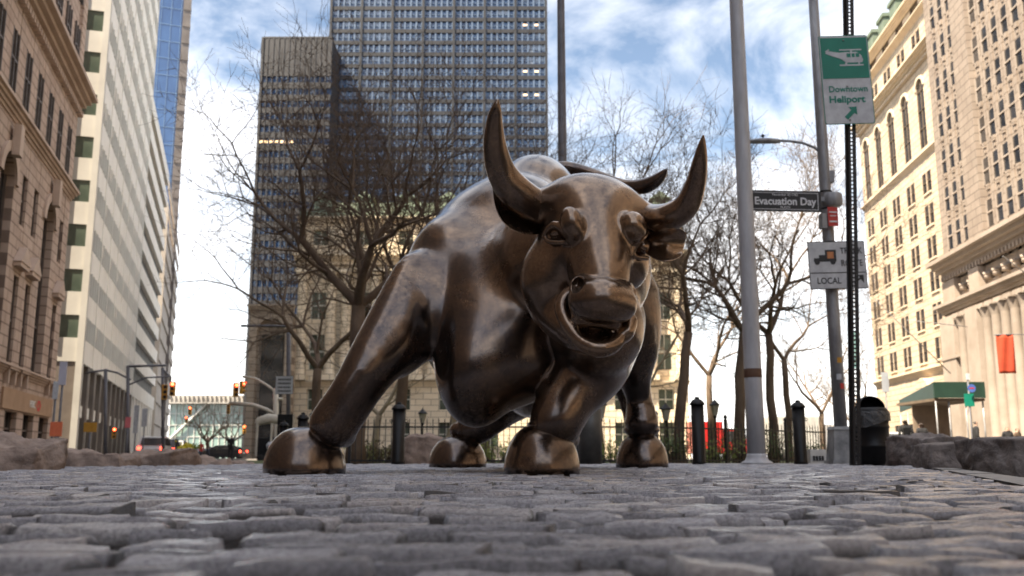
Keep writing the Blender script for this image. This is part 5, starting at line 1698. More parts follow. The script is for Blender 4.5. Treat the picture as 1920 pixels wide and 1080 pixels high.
poly([(-10, -78), (4, -64), (-1, -58), (15, -57), (15, -74), (10, -70), (-4, -84)][::-1], -.007, -.0036)
mb.build('arrow', M_GRN, sg)
mb = MB()
for z in (82, -15, -85): mb.lathe([(.012, -.004), (.012, 0.004), (.004, .008)], 8, (0, -.012, z * s_))
mb.build('bolt', M_GALV, sg)
# ---- litter bin
Y = 12.6
root = empty('litter_bin', (XX(1638, 868, Y), Y, 0), 0, 'black barrel shaped litter bin with hooded lid and clear plastic liner', 'litter bin')
H = ZZ(775, Y)
mb = MB(); r = .215
mb.lathe([(r * .9, 0), (r, .03), (r * 1.01, H * .33), (r * 1.05, H * .35), (r * 1.05, H * .38), (r * 1.01, H * .40), (r * 1.02, H * .7), (r * 1.06, H * .72), (r * 1.06, H * .75), (r * 1.02, H * .77), (r * 1.03, H)], 32); mb.build('barrel', M_BLACK, root)
mb = MB(); mb.lathe([(r * 1.09, H * .93), (r * 1.12, H), (r * .98, H + .05), (r * .9, H + .07)], 32); mb.build('rim', M_BLACK, root)
hood = MB(); vs, fs = [], []
for i in range(9):
    a = math.pi * i / 16
    for k in range(19):
        b = R(-25) + R(230) * k / 18
        vs.append((.19 * math.cos(a) * math.cos(b), .19 * math.cos(a) * math.sin(b), H + .06 + .17 * math.sin(a)))
for i in range(8):
    for k in range(18): fs.append((i * 19 + k, i * 19 + k + 1, (i + 1) * 19 + k + 1, (i + 1) * 19 + k))
hood.add(vs, fs, True); o = hood.build('hood', M_BLACK, root); m_ = o.modifiers.new('s', 'SOLIDIFY'); m_.thickness = .012
m, nt, b = new_mat("liner_film"); b.inputs['Base Color'].default_value = (.03, .032, .036, 1); b.inputs['Roughness'].default_value = .25; b.inputs['Specular IOR Level'].default_value = 1.0
bump(nt, b, tex_noise(nt, 18, 5, .7), .9, .03)
mb = MB(); vs, fs = [], []; rr_ = random.Random(4)
for i in range(7):
    for k in range(48):
        an = 2 * math.pi * k / 48
        rad = r * (1.13 + .05 * math.sin(k * 2.1) * i / 6 + rr_.uniform(-.02, .02)) + (0 if i else -.01)
        z = H + .02 - i * .02 * (1 + .8 * max(0, math.sin(an * 1.0 + 4.2))) + rr_.uniform(-.006, .006)
        vs.append((rad * math.cos(an), rad * math.sin(an), z))
for i in range(6):
    for k in range(48): fs.append((i * 48 + k, (i + 1) * 48 + k, (i + 1) * 48 + (k + 1) % 48, i * 48 + (k + 1) % 48))
mb.add(vs, fs, True); mb.build('plastic_liner', m, root)

# ---- concrete blocks near the second bollard
for (px, Y, w, h, lb) in ((1530, 20.0, .36, .40, 'white concrete block with dark stencilled marks beside the second bollard'), (1556, 21.0, .20, .32, 'smaller pale concrete block partly behind the lamp pole base')):
    mb = MB(); mb.add([(-w / 2, -.2, 0), (w / 2, -.2, 0), (w / 2, .2, 0), (-w / 2, .2, 0), (-w * .46, -.16, h), (w * .46, -.16, h), (w * .46, .16, h), (-w * .46, .16, h)], [(0, 3, 2, 1), (4, 5, 6, 7), (0, 1, 5, 4), (1, 2, 6, 5), (2, 3, 7, 6), (3, 0, 4, 7)])
    root = empty('concrete_block', (XX(px, 860, Y), Y, LOW + .005), 0, lb, 'block', 'pale concrete blocks')
    mb.build('body', mottled("block_white", (.5, .5, .48), (.68, .68, .66), 3, .8, bump_s=.2), root, bevel=.01)
    if w > .3:
        mb = MB()
        for k in range(4): mb.bx(-.12 + k * .06, -.08 + k * .06, -.205, -.18, .17, .27)
        mb.build('stencil', M_BLK, root)

# ---- park lanterns
def lantern(px, py_top, Y, label):
    H = ZZ(py_top, Y) - LOW
    root = empty('park_lantern', (XX(px, 860, Y), Y, LOW), 0, label, 'lamp', 'black lanterns in the park')
    mb = MB(); mb.lathe([(.11, 0), (.11, .25), (.06, .4), (.045, .5), (.035, H - .65), (.07, H - .6), (.05, H - .55)], 12); mb.build('post', M_IRON, root)
    mb = MB(); mb.lathe([(.08, H - .55), (.15, H - .22)], 6, smooth=False); mb.build('glass', mottled("lantern_glass", (.35, .34, .3), (.5, .48, .42), 3, .2), root)
    mb = MB(); mb.lathe([(.19, H - .22), (.17, H - .18), (.05, H - .06), (.02, H - .03), (.02, H)], 8, smooth=False); mb.build('cap', M_IRON, root)
lantern(1127, 744, 24, 'black park lantern above the grey steel post')
lantern(1251, 755, 30, 'black park lantern right of the rear bronze leg against the stone building')
lantern(1344, 748, 32, 'black park lantern between black bollard and white pole')
lantern(791, 765, 36, 'small park lantern above the pale boulder')
lantern(585, 768, 36, 'small park lantern left of the bronze foreleg ankle')

# ---- traffic signals and lamp arms on the left
M_SR = emis("signal_red_lens", (1.0, .08, .03), 3.0)
M_CRM = mottled("mast_cream", (.50, .46, .38), (.64, .60, .50), 3, .6)
def signal_head(px, py, Y, hpx, label, yaw=0.0, red=True):
    h = hpx / FPX * Y; w = h * .36
    root = empty('traffic_signal', P(px, py, Y), yaw, label, 'traffic light', 'yellow traffic signals')
    mb = MB(); mb.bx(-w / 2, w / 2, 0, w * .8, -h / 2, h / 2); mb.build('housing', M_YEL, root, bevel=.02 * h)
    for k in range(3):
        z = h / 2 - h * (k + .5) / 3
        mb = MB(); vs = [(w * .32 * math.cos(a), -.012, z + w * .32 * math.sin(a)) for a in np.linspace(0, 6.283, 17)[:-1]]
        mb.add(vs, [tuple(range(16))]); mb.build('lens', M_SR if (k == 0 and red) else M_BLK, root)
        mb = MB(); a_ = np.linspace(.2, math.pi - .2, 9)
        vs = [(w * .36 * math.cos(a), y_, z + w * .36 * math.sin(a)) for y_ in (-w * .5, 0) for a in a_]
        mb.add(vs, [(i, i + 1, i + 10, i + 9) for i in range(8)]); o = mb.build('visor', M_YEL, root); q = o.modifiers.new('s', 'SOLIDIFY'); q.thickness = .01
def mast(name, pts, rad, mat, label, base_px, base_Y, cat='pole', extra=None):
    base = P(base_px, 860, base_Y); base.z = LOW
    root = empty(name, base, 0, label, cat)
    mb = MB(); mb.tube([P(*p) - base if len(p) == 3 else Vector(p) for p in pts[0]], rad[0], 10); mb.build('post', mat, root)
    for q, r_ in zip(pts[1:], rad[1:]):
        mb = MB(); mb.tube([P(*p) - base for p in q], r_, 8); mb.build('arm', mat, root)
    return root
gp = lambda px, Y: (px, 540 + FPX * math.tan(PITCH + math.atan2(CAM_H - LOW, Y)), Y)
Ys = 60.0
mast('signal_mast', [[gp(518, Ys), (517, 728, Ys)], [(517, 735, Ys), (500, 722, Ys), (480, 710, Ys), (455, 706, Ys)], [(518, 778, Ys), (500, 768, Ys), (475, 759, Ys), (430, 756, Ys)], [(512, 748, Ys), (530, 748, Ys)]], [.17, .08, .12, .09], M_CRM, 'cream signal mast with two curved arms beside the left bronze hoof', 518, Ys, 'signal mast')
signal_head(443, 731, Ys - .4, 26, 'yellow traffic signal hanging left of the dark tower base, left of a pair', .5)
signal_head(457, 727, Ys - .6, 24, 'orange side facing traffic signal beside the dark tower base, right of a pair', 1.2)
signal_head(428, 767, Ys - .4, 17, 'small yellow traffic signal at the end of the lower curved arm', .2, False)
Yt = 55.0
mast('signal_pole', [[gp(306, Yt), (305, 690, Yt)], [(305, 692, Yt), (319, 706, Yt), (320, 720, Yt)]], [.09, .05], M_POLED, 'dark thin signal pole at the end of the white building', 306, Yt, 'signal pole')
signal_head(309, 735, Yt - .3, 28, 'yellow traffic signal with pale louvres at the end of the white building', .5, False)
signal_head(323, 729, Yt - .5, 26, 'lit red traffic signal at the end of the white building', .1)
signal_head(356, 770, 90, 15, 'small red traffic signal in front of the glass hall, upper of two', .1)
signal_head(349, 787, 120, 12, 'tiny red traffic signal in front of the glass hall, lower of two', .1)
signal_head(458, 805, 80, 15, 'small red traffic signal at the foot of the dark office block', .1)
signal_head(214, 812, 60, 20, 'amber traffic signal low in front of the shopfront windows', .6)
mast('lamp_mast', [[gp(541, 38), (541, 610, 38)], [(541, 612, 38), (500, 611, 38), (452, 611, 38)]], [.085, .05], M_POLED, 'dark lamp mast with a straight arm in front of the stone pavilion', 541, 38, 'street lamp')
c = P(452, 611, 38); mb = MB(); mb.lathe([(.02, -.3), (.09, -.25), (.11, 0), (.09, .25), (.02, .3)], 10); o = mb.build('lamp_head', M_POLED, None)
bpy.data.objects.remove(o)
sg, w, h, pl = sign_plate('turn_sign', 533, 722, 37.8, 33, 34, M_WHT, 'pale square road sign with four dark lines on the lamp mast', 'sign', 0, M_BLK, .03)
mb = MB(); r_ = random.Random(6)
for k in range(4):
    x = -w * .36
    while x < w * .34:
        q = w * r_.uniform(.04, .09); z = h * (.30 - .21 * k); mb.bx(x, min(x + q, w * .38), -.008, -.004, z - h * .055, z + h * .055); x += q + w * .025
mb.build('legend_marks', M_TX, sg)
mb = MB(); mb.bx(-.3, .3, 0, .3, 0, 1.9); mb.bx(-.22, .22, -.02, 0, 1.1, 1.7)
o = mb.build('signal_cabinet', M_BLACK, None, bevel=.02); o.location = (XX(534, 800, 37), 37, LOW); tag(o, 'dark metal cabinet at the foot of the lamp mast', 'cabinet')
Yl = 48.0
mast('lamp_mast', [[gp(240, Yl), (240, 686, Yl)], [(240, 687, Yl), (275, 686, Yl), (312, 685, Yl)], [(240, 722, Yl), (275, 708, Yl), (318, 706, Yl)]], [.085, .06, .04], M_POLED, 'dark lamp mast with a straight arm in front of the white building', 240, Yl, 'street lamp')
mast('lamp_mast', [[gp(198, Yl), (198, 692, Yl)], [(198, 694, Yl), (175, 697, Yl), (160, 700, Yl)], [(198, 694, Yl), (220, 699, Yl), (245, 712, Yl)]], [.085, .05, .05], M_POLED, 'dark double armed lamp mast before the dark shopfronts', 198, Yl, 'street lamp')

# signs on posts along the left pavement
def post_sign(px, py0, py1, wpx, Y, mat, label, name='street_sign', post=True, cat='sign', text=None, tm=None):
    w = wpx / FPX * Y; z0, z1 = ZZ(py1, Y), ZZ(py0, Y)
    base = Vector((XX(px, 800, Y), Y, LOW))
    root = empty(name, base, 0, label, cat, 'signs and banners along the street')
    if post:
        mb = MB(); mb.lathe([(.04, 0), (.035, z0 - LOW)], 8, (0, .05, 0)); mb.build('post', M_POLED, root)
    mb = MB(); mb.bx(-w / 2, w / 2, 0, .03, z0 - LOW + .001, z1 - LOW); mb.build('panel', mat, root)
    if text: text_mesh('lettering', text[0], text[1], tm or M_WT, root, (0, -.002, (z0 + z1) / 2 - LOW - text[1] * .3), align='CENTER', depth=.002)
    return root
post_sign(109, 678, 722, 14, 30, mottled("sign_lilac", (.45, .44, .52), (.55, .54, .62), 2, .6), 'tall pale lilac sign on a post before the brown bank building')
post_sign(98, 715, 748, 10, 32, M_WHT, 'narrow white sign just below the lilac one at the bank corner')
post_sign(105, 791, 818, 22, 26, M_ORG, 'square orange work sign on a post above the left boulders')
post_sign(239, 782, 802, 10, 42, mottled("sign_pink", (.6, .12, .15), (.72, .2, .2), 2, .6), 'small pink sign beside the dark lamp mast')
post_sign(254, 760, 812, 9, 50, M_WHT, 'tall white sign, left one of two before the far shopfronts')
post_sign(270, 766, 800, 10, 56, M_WHT, 'tall white sign, right one of two before the far shopfronts')
post_sign(169, 792, 810, 24, 44, M_YEL, 'mustard coloured board before the dark shopfronts', text=None)
post_sign(1666, 698, 735, 13, 45, mottled("sign_grey_blue", (.30, .32, .36), (.4, .42, .46), 2, .6), 'dark framed grey street panel left of the green scaffold canopy')
post_sign(1823, 700, 712, 7, 40, M_WHT, 'narrow white post top above the round blue sign')
post_sign(1822, 738, 762, 18, 39.8, M_GRN, 'green street sign pair in front of the scaffold canopy', post=True)
post_sign(1614, 620, 690, 10, 60, mottled("banner_teal", (.14, .30, .32), (.24, .4, .42), 2, .7), 'pale teal banner seen behind the perforated post')
root = empty('round_sign', P(1822, 728, 39.6), 0, 'small round blue sign above the green street signs', 'sign')
mb = MB(); vs = [(.17 * math.cos(a), y_, .17 * math.sin(a)) for y_ in (0, .02) for a in np.linspace(0, 6.2832, 25)[:-1]]
mb.add(vs, [tuple(range(24)), tuple(range(47, 23, -1))] + [(k, k + 24, (k + 1) % 24 + 24, (k + 1) % 24) for k in range(24)]); mb.build('plate', mottled("sign_blue", (.05, .10, .35), (.08, .15, .45), 3, .5), root)
mb = MB(); mb.bx(-.1, .1, -.006, -.001, -.02, .03); mb.build('bar', M_RED, root)
# red banner on the columned building
Yb = 72.0
root = empty('red_banner', P(1883, 628, Yb), R(-12), 'orange red vertical banner hanging before the grey columns', 'banner')
w, h = 30 / FPX * Yb, ZZ(628, Yb) - ZZ(700, Yb)
vs, fs = [], []
for i in range(13):
    for k in range(9):
        x = -w / 2 + w * k / 8
        vs.append((x, .06 * math.sin(k * 1.3 + i * .25), -h * i / 12))
for i in range(12):
    for k in range(8): fs.append((i * 9 + k, (i + 1) * 9 + k, (i + 1) * 9 + k + 1, i * 9 + k + 1))
mb = MB(); mb.add(vs, fs, True); o = mb.build('cloth', mottled("banner_red", (.32, .035, .012), (.42, .06, .02), 1, .8), root); q = o.modifiers.new('s', 'SOLIDIFY'); q.thickness = .01
mb = MB(); mb.tube([(-w / 2 - .1, 0, .03), (w / 2 + .1, 0, .03)], .035, 8); mb.tube([(w / 2 + .1, 0, .03), (w / 2 + 1.6, .6, .03)], .035, 8); mb.build('pole', M_POLED, root)
for i, (a, b, lb) in enumerate((((1640, 560, 84), (1782, 700, 86), 'thin slanted flagstaff low across the cream building'), ((1880, 480, 70), (1960, 540, 74), 'thin pale flagstaff projecting at the right edge above the red banner'), ((1700, 600, 90), (1835, 615, 92), 'thin pale horizontal flagstaff between cream and columned buildings'))):
    mb = MB(); mb.tube([P(*a), P(*b)], [.03, .05], 8); o = mb.build('flagstaff', M_GALV); tag(o, lb, 'flagpole', 'flagstaffs on the right buildings')
# ---- green scaffold canopy
Yc = 80.0
x0, x1 = XX(1752, 740, Yc), XX(1848, 740, Yc)
root = empty('scaffold_canopy', (x0, Yc, LOW), 0, 'green sided pavement scaffold canopy in front of the cream building', 'canopy')
zt, zb = ZZ(716, Yc) - LOW, ZZ(746, Yc) - LOW
W = x1 - x0
mb = MB(); mb.bx(0, W, 0, .12, zb, zt)
a = Vector((0, 0, 0)); d_ = Vector((XX(1685, 740, Yc + 26) - x0, 26, 0))
mb.add([(0, 0, zb), (d_.x, 26, zb), (d_.x, 26, zt), (0, 0, zt), (.12, .05, zb), (d_.x + .12, 26, zb), (d_.x + .12, 26, zt), (.12, .05, zt)], [(0, 3, 2, 1), (4, 5, 6, 7), (3, 7, 6, 2), (0, 1, 5, 4)])
mb.build('parapet', mottled("canopy_green", (.006, .028, .02), (.012, .045, .03), 1, .6), root)
mb = MB(); mb.bx(0, W, .2, 8, zb - .25, zb - .02); mb.build('deck', mottled("deck_wood", (.10, .07, .05), (.16, .12, .08), 1, .8), root)
for k in range(5):
    t = k / 4
    mb = MB(); mb.lathe([(.07, 0), (.07, zb - .26)], 8, (d_.x * t + .1, 26 * t + .1, 0)); mb.build('post', M_GALV, root)
for k in range(1, 4):
    mb = MB(); mb.lathe([(.07, 0), (.07, zb - .26)], 8, (W * k / 3 - .1, .4, 0)); mb.build('post', M_GALV, root)
mb = MB(); mb.bx(.6, W - .3, 6, 6.2, 0, zb - .3); mb.build('hoarding', mottled("hoarding_brown", (.16, .12, .09), (.26, .2, .15), .8, .8), root)

# ------------------------------------------------------------------ vehicles
M_CGL = glass("car_glass", (.02, .022, .025), (.05, .05, .055), .06)
M_TYRE = mottled("tyre_rubber", (.012, .012, .012), (.025, .025, .025), 8, .85)
M_RIM = mottled("wheel_rim", (.25, .25, .26), (.4, .4, .41), 6, .35, metallic=.7)
M_TAIL = emis("tail_light", (1.0, .06, .03), 1.6)
M_HEAD = emis("head_light", (1.0, .9, .7), 1.2)
def paint(name, c):
    m, nt, b = new_mat(name); b.inputs['Base Color'].default_value = (*c, 1); b.inputs['Roughness'].default_value = .3; b.inputs['Coat Weight'].default_value = .8; b.inputs['Coat Roughness'].default_value = .05
    nt.links.new(ramp(nt, tex_noise(nt, 2, 4), [(.3, tuple(x * .85 for x in c)), (.7, c)]), b.inputs['Base Color'])
    return m
def car(loc, rz, mat, label, suv=True, group='parked and waiting cars', sc=1.0):
    """length along local y (front = +y)"""
    root = empty('car', loc, rz, label, 'car', group); root.scale = (sc, sc, sc)
    L, W, H = (4.6, 1.85, 1.68) if suv else (4.5, 1.8, 1.45)
    hw = W / 2
    # cross-sections along y: (y, half width, z bottom, z top)
    sec = [(-L / 2, .86, .42, .80), (-L / 2 + .12, .95, .30, 1.0), (-1.3, 1, .26, 1.04), (0, 1, .26, 1.0), (1.2, 1, .26, .98), (1.9, .94, .3, .9), (L / 2, .78, .40, .70)]
    mb = MB(); vs, fs = [], []
    for y, k, a, b in sec:
        for x, z in ((-hw * k, a), (-hw * k, (a + b) / 2), (-hw * k * .94, b), (hw * k * .94, b), (hw * k, (a + b) / 2), (hw * k, a)): vs.append((x, y, z))
    n = 6
    for i in range(len(sec) - 1):
        for k in range(n): fs.append((i * n + k, (i + 1) * n + k, (i + 1) * n + (k + 1) % n, i * n + (k + 1) % n))
    fs.append(tuple(range(n))); fs.append(tuple(len(vs) - n + k for k in range(n))[::-1])
    mb.add(vs, fs)
    cab = [(-L / 2 + (.12 if suv else .55), .92, 1.0), (-L / 2 + (.45 if suv else 1.2), .80, H - .06), (-.5, .80, H), (.4, .80, H - .04), (1.25, .90, .98)]
    vs, fs = [], []
    for y, k, z in cab: vs += [(-hw * k, y, z), (hw * k, y, z)]
    for y, k, z in cab: vs += [(-hw * .93, y, .97), (hw * .93, y, .97)]
    m_ = len(cab)
    for i in range(m_ - 1):
        a, b = 2 * i, 2 * m_ + 2 * i
        fs += [(a, a + 1, a + 3, a + 2), (a, a + 2, b + 2, b), (a + 1, b + 1, b + 3, a + 3)]
    fs += [(0, 2 * m_, 2 * m_ + 1, 1)]
    mb.add(vs, fs); mb.build('body', mat, root, bevel=.05)
    g_ = MB()
    y0, y1 = cab[0], cab[1]
    g_.add([(-hw * .72, y0[0] - .02, 1.08), (hw * .72, y0[0] - .02, 1.08), (hw * .66, y1[0] - .05, H - .14), (-hw * .66, y1[0] - .05, H - .14)], [(0, 1, 2, 3)]); g_.build('rear_window', M_CGL, root)
    g_ = MB(); g_.add([(-hw * .76, 1.24, 1.03), (hw * .76, 1.24, 1.03), (hw * .70, .50, H - .12), (-hw * .70, .50, H - .12)], [(0, 3, 2, 1)]); g_.build('windscreen', M_CGL, root)
    for s_ in (-1, 1):
        g_ = MB(); x0_, x1_ = s_ * (hw * .93 + .01), s_ * (hw * .81 + .02)
        g_.add([(x0_, -1.7, 1.06), (x0_, 1.0, 1.04), (x1_, .35, H - .14), (x1_, -1.5, H - .16)], [(0, 1, 2, 3) if s_ > 0 else (3, 2, 1, 0)]); g_.build('side_window', M_CGL, root)
        g_ = MB(); g_.bx(s_ * hw * .68, s_ * hw * .92, -L / 2 - .02, -L / 2 + .1, .72, .95); g_.build('taillight', M_TAIL, root)
        g_ = MB(); g_.bx(s_ * hw * .5, s_ * hw * .76, L / 2 - .12, L / 2 + .015, .52, .68); g_.build('headlight', M_HEAD, root)
        for y in (-1.4, 1.42):
            w_ = empty_child('wheel', root, (s_ * (hw - .1), y, .33))
            a = [(0.0, 0)]; g_ = MB(); pr = [(.2, -.11), (.31, -.11), (.335, -.06), (.335, .06), (.31, .11), (.2, .11)]
            Mx = Matrix.Rotation(R(90), 3, 'Y')
            t_ = MB(); t_.lathe(pr, 18); t_.v = [tuple(Mx @ Vector(v)) for v in t_.v]; t_.build('tyre', M_TYRE, w_)
            t_ = MB(); t_.lathe([(.02, -.10), (.2, -.10), (.2, .10), (.02, .10)], 12); t_.v = [tuple(Mx @ Vector(v)) for v in t_.v]; t_.build('rim', M_RIM, w_)
    g_ = MB(); g_.bx(-.26, .26, -L / 2 - .03, -L / 2 - .001, .62, .76); g_.build('number_plate', M_WHT, root)
    return root
def empty_child(name, parent, loc):
    o = bpy.data.objects.new(name, None); scene.collection.objects.link(o); o.parent = parent; o.location = loc
    return o
gl = lambda px, Y: (XX(px, 855, Y), Y, LOW + .004)
car(gl(291, 66), R(12), paint('car_silver', (.62, .62, .62)), 'silver sport utility car nearest the boulders on the left street')
car(gl(312, 74), R(12), paint('car_charcoal', (.05, .05, .055)), 'dark car just behind the silver one on the left street')
car(gl(330, 82), R(12), paint('car_pale', (.6, .6, .6)), 'white car with red taillights behind the dark one on the left street')
car(gl(400, 110), R(185), paint('car_dark', (.04, .04, .05)), 'dark oncoming car in front of the glass hall', False)
car(gl(372, 125), R(188), paint('car_grey', (.2, .2, .22)), 'grey oncoming car farther back before the glass hall', False)
car(gl(417, 95), R(80), paint('car_black', (.02, .02, .025)), 'small black car crossing near the yellow planters', False)
car(gl(1672, 55), R(-6), paint('car_white', (.6, .6, .6)), 'white van like car with lit taillights beyond the litter bin')
car(gl(1700, 62), R(-6), paint('car_navy', (.03, .03, .05)), 'dark car right of the litter bin behind two dark figures')
# red panel truck and white truck beyond the fence
def truck(px, Y, rz, matb, matc, L, W, H, label):
    root = empty('truck', gl(px, Y), rz, label, 'truck')
    mb = MB(); mb.bx(-L / 2, L / 2 - 1.6, -W / 2, W / 2, .5, H)
    for k in range(int((L - 2) / .5)): mb.bx(-L / 2 + .2 + k * .5, -L / 2 + .24 + k * .5, -W / 2 - .02, -W / 2, .55, H - .05)
    mb.build('cargo_box', matb, root, bevel=.04)
    mb = MB(); x0_, x1_ = L / 2 - 1.55, L / 2
    vs = [(x0_, -W / 2 + .05, .45), (x1_, -W / 2 + .05, .45), (x1_, -W / 2 + .05, 1.2), (x1_ - .5, -W / 2 + .1, H * .82), (x0_, -W / 2 + .1, H * .82)]
    vs += [(x, -y, z) for x, y, z in vs]; mb.add(vs, [(0, 1, 2, 3, 4), (9, 8, 7, 6, 5), (0, 5, 6, 1), (1, 6, 7, 2), (2, 7, 8, 3), (3, 8, 9, 4), (4, 9, 5, 0)]); mb.build('cab', matc, root)
    mb = MB(); mb.add([(x0_ + .15, -W / 2 + .045, 1.25), (x1_ - .15, -W / 2 + .045, 1.25), (x1_ - .55, -W / 2 + .085, H * .76), (x0_ + .15, -W / 2 + .085, H * .76)], [(0, 1, 2, 3)]); mb.build('side_window', M_CGL, root)
    for x in (-L / 2 + 1, L / 2 - .9):
        for y in (-W / 2 + .1, W / 2 - .1):
            t_ = MB(); Mx = Matrix.Rotation(R(90), 3, 'X'); t_.lathe([(.02, -.12), (.36, -.12), (.38, 0), (.36, .12), (.02, .12)], 18); t_.v = [tuple(Mx @ Vector(v)) for v in t_.v]; o = t_.build('wheel', M_TYRE, root); o.location = (x, y, .38)
truck(1345, 62, 0, paint('truck_red', (.55, .02, .02)), paint('truck_red_cab', (.5, .03, .03)), 3.6, 2.0, 2.5, 'small bright red truck behind the fence right of the black bollard')
truck(1512, 66, 0, paint('truck_white', (.6, .6, .58)), paint('truck_white_cab', (.6, .6, .6)), 5.2, 2.2, 3.0, 'white box truck beyond the second black bollard')
# vendor cart with striped umbrella-like roof near the mast
root = empty('vendor_cart', gl(500, 50), 0, 'vendor cart with a rounded pale awning beside the cream signal mast', 'cart')
mb = MB(); mb.bx(-.45, 1.0, -.4, .4, .35, 1.25); mb.build('counter', M_BLACK, root, bevel=.02)
mb = MB(); mb.tube([(-.7, 0, 1.85), (-.5, 0, 2.1), (0, 0, 2.25), (.5, 0, 2.2), (.9, 0, 2.05)], [.1, .22, .27, .24, .1], 12); mb.build('awning', M_CRM, root)
for x in (-.45, .3): 
    mb = MB(); mb.bx(x - .05, x + .05, -.42, -.35, .3, 2.0); mb.build('upright', M_CRM, root)
for x in (-.2, .7):
    t_ = MB(); Mx = Matrix.Rotation(R(90), 3, 'X'); t_.lathe([(.02, -.05), (.2, -.05), (.2, .05), (.02, .05)], 14); t_.v = [tuple(Mx @ Vector(v)) for v in t_.v]; o = t_.build('wheel', M_TYRE, root); o.location = (x, -.4, .2)
mb = MB(); mb.lathe([(.01, 0), (.28, .1), (.3, .3), (.2, .42), (.02, .45)], 12, (.35, -.42, .6)); mb.build('cargo_bag', M_WHT, root)
# planters with yellow flowers
r_ = random.Random(2)
for i, (px, Y, lb) in enumerate(((347, 44, 'white planter of yellow flowers nearest the parked cars'), (361, 45, 'white planter just right of the yellow flowered one'))):
    root = empty('planter', gl(px, Y), 0, lb, 'planter', 'pale planters on the left street')
    mb = MB(); mb.lathe([(.13, 0), (.22, .5), (.24, .55), (.2, .56)], 16); mb.build('pot', mottled("planter_cream", (.6, .58, .52), (.72, .7, .64), 3, .7), root)
    mb = MB()
    for k in range(160):
        c = Vector((r_.gauss(0, .16), r_.gauss(0, .16), .62 + abs(r_.gauss(0, .12)))); a = Vector((r_.gauss(0, 1), r_.gauss(0, 1), r_.gauss(0, 1))).normalized(); b = a.orthogonal().normalized()
        mb.add([c - a * .045, c + b * .04, c + a * .045, c - b * .04], [(0, 1, 2, 3)])
    mb.build('flowers', mottled("flower_yellow", (.6, .5, .02), (.8, .7, .06), 9, .7) if i == 0 else M_LEAF[1], root)

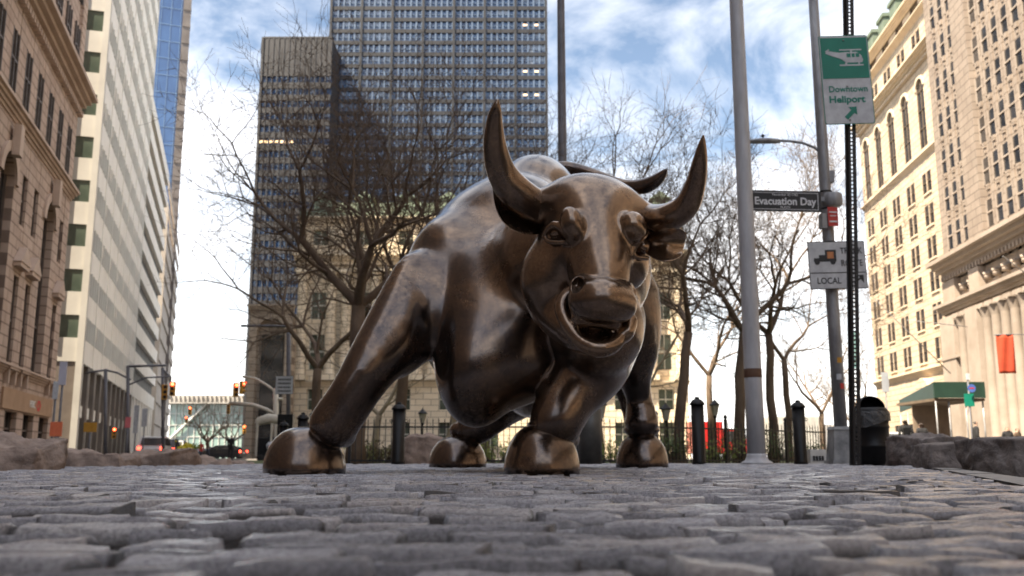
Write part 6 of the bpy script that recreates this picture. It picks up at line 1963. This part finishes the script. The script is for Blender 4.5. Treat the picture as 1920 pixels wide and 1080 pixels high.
# ------------------------------------------------------------------ people in the distance
SKIN = mottled("skin", (.42, .26, .19), (.50, .33, .25), 6, .6)
HAIR = mottled("hair_dark", (.02, .015, .012), (.05, .035, .03), 8, .7)
def person(px, Y, H, coat, legs, label, stride=.25, rz=0.0, bag=False, sit=False):
    root = empty('person', gl(px, Y), rz, label, 'person', 'people in the distance')
    k = H / 1.75
    hip, kn, an = .93, .50, .09
    J = {'pel': (0, 0, hip), 'waist': (0, 0, 1.10), 'chest': (0, .0, 1.33), 'neck': (0, .0, 1.48), 'head': (0, -.01, 1.63), 'top': (0, -.01, 1.69),
         'lh': (-.10, 0, .90), 'lk': (-.11, -stride * .5, kn), 'la': (-.11, -stride * .6, an), 'lt': (-.11, -stride * .6 - .17, .04),
         'rh': (.10, 0, .90), 'rk': (.11, stride * .25, kn), 'ra': (.11, stride * .9, an + .03), 'rt': (.11, stride * .9 - .16, .04),
         'ls': (-.19, 0, 1.42), 'le': (-.25, .04, 1.14), 'lw': (-.24, -.10, .92), 'lf': (-.23, -.13, .84),
         'rs': (.19, 0, 1.42), 're': (.25, .02, 1.14), 'rw': (.24, -.12, .94), 'rf': (.23, -.15, .86)}
    rad = {'pel': .145, 'waist': .135, 'chest': .165, 'neck': .058, 'head': .095, 'top': .07, 'lh': .095, 'lk': .065, 'la': .042, 'lt': .035, 'rh': .095, 'rk': .065, 'ra': .042, 'rt': .035,
           'ls': .075, 'le': .055, 'lw': .035, 'lf': .03, 'rs': .075, 're': .055, 'rw': .035, 'rf': .03}
    E_ = [('pel', 'waist'), ('waist', 'chest'), ('chest', 'neck'), ('neck', 'head'), ('head', 'top'), ('pel', 'lh'), ('lh', 'lk'), ('lk', 'la'), ('la', 'lt'), ('pel', 'rh'), ('rh', 'rk'), ('rk', 'ra'), ('ra', 'rt'),
          ('chest', 'ls'), ('ls', 'le'), ('le', 'lw'), ('lw', 'lf'), ('chest', 'rs'), ('rs', 're'), ('re', 'rw'), ('rw', 'rf')]
    names = list(J)
    me = bpy.data.meshes.new('body')
    me.from_pydata([Vector(J[n]) * k for n in names], [(names.index(a), names.index(b)) for a, b in E_], [])
    o = link('body', me)
    sk = o.modifiers.new('skin', 'SKIN'); sd = o.modifiers.new('sub', 'SUBSURF'); sd.levels = 1; sd.render_levels = 1
    for i, n in enumerate(names):
        me.skin_vertices[0].data[i].radius = (rad[n] * k, rad[n] * k * (.8 if n in ('pel', 'waist', 'chest') else 1)); me.skin_vertices[0].data[i].use_root = (n == 'pel')
    bpy.context.view_layer.update()
    m2 = bpy.data.meshes.new_from_object(o.evaluated_get(bpy.context.evaluated_depsgraph_get()))
    bpy.data.objects.remove(o)
    for m_ in (coat, legs, SKIN, HAIR): m2.materials.append(m_)
    for p in m2.polygons:
        z = p.center.z / k; x = abs(p.center.x) / k; y = p.center.y / k
        p.material_index = 3 if (z > 1.66 or (z > 1.56 and y > .01)) else (2 if z > 1.50 or (x > .2 and z < .92 and z > .8) else (0 if z > .82 else 1))
        p.use_smooth = True
    link('body', m2, root)
    if bag:
        mb = MB(); mb.box((.0, .19 * k, 1.22 * k), (.28 * k, .16 * k, .38 * k)); mb.build('backpack', M_BLACK, root, bevel=.04)
M_CB = mottled("coat_black", (.012, .012, .014), (.03, .03, .034), 4, .9); M_CN = mottled("jeans_dark", (.03, .035, .05), (.05, .06, .08), 4, .9)
M_CT = mottled("coat_brown", (.08, .05, .035), (.13, .09, .06), 4, .9); M_CR = mottled("coat_red", (.3, .03, .03), (.4, .06, .05), 4, .9)
person(432, 62, 1.72, M_CB, M_CB, 'person in a dark coat standing just left of the bronze hoof', .1, R(160))
person(388, 66, 1.70, M_CT, M_CN, 'person in brown walking left of the dark coated one', .35, R(90))
person(376, 88, 1.7, M_CR, M_CN, 'small distant person in red on the left street', .3, R(20))
person(1702, 38, 1.78, M_CB, M_CN, 'person in black directly right of the litter bin, left one of two', .2, R(170), True)
person(1732, 40, 1.72, M_CB, M_CB, 'person in black standing before the green canopy, right one of two', .15, R(190))
person(1834, 38, 1.72, M_CB, M_CN, 'person in a black jacket under the green street signs', .3, R(80))
person(1893, 46, 1.75, M_CB, M_CB, 'person in dark clothes above the rightmost boulder, left one of two', .2, R(0))
person(1912, 48, 1.75, M_CT, M_CB, 'person in brown at the right picture edge', .25, R(30))
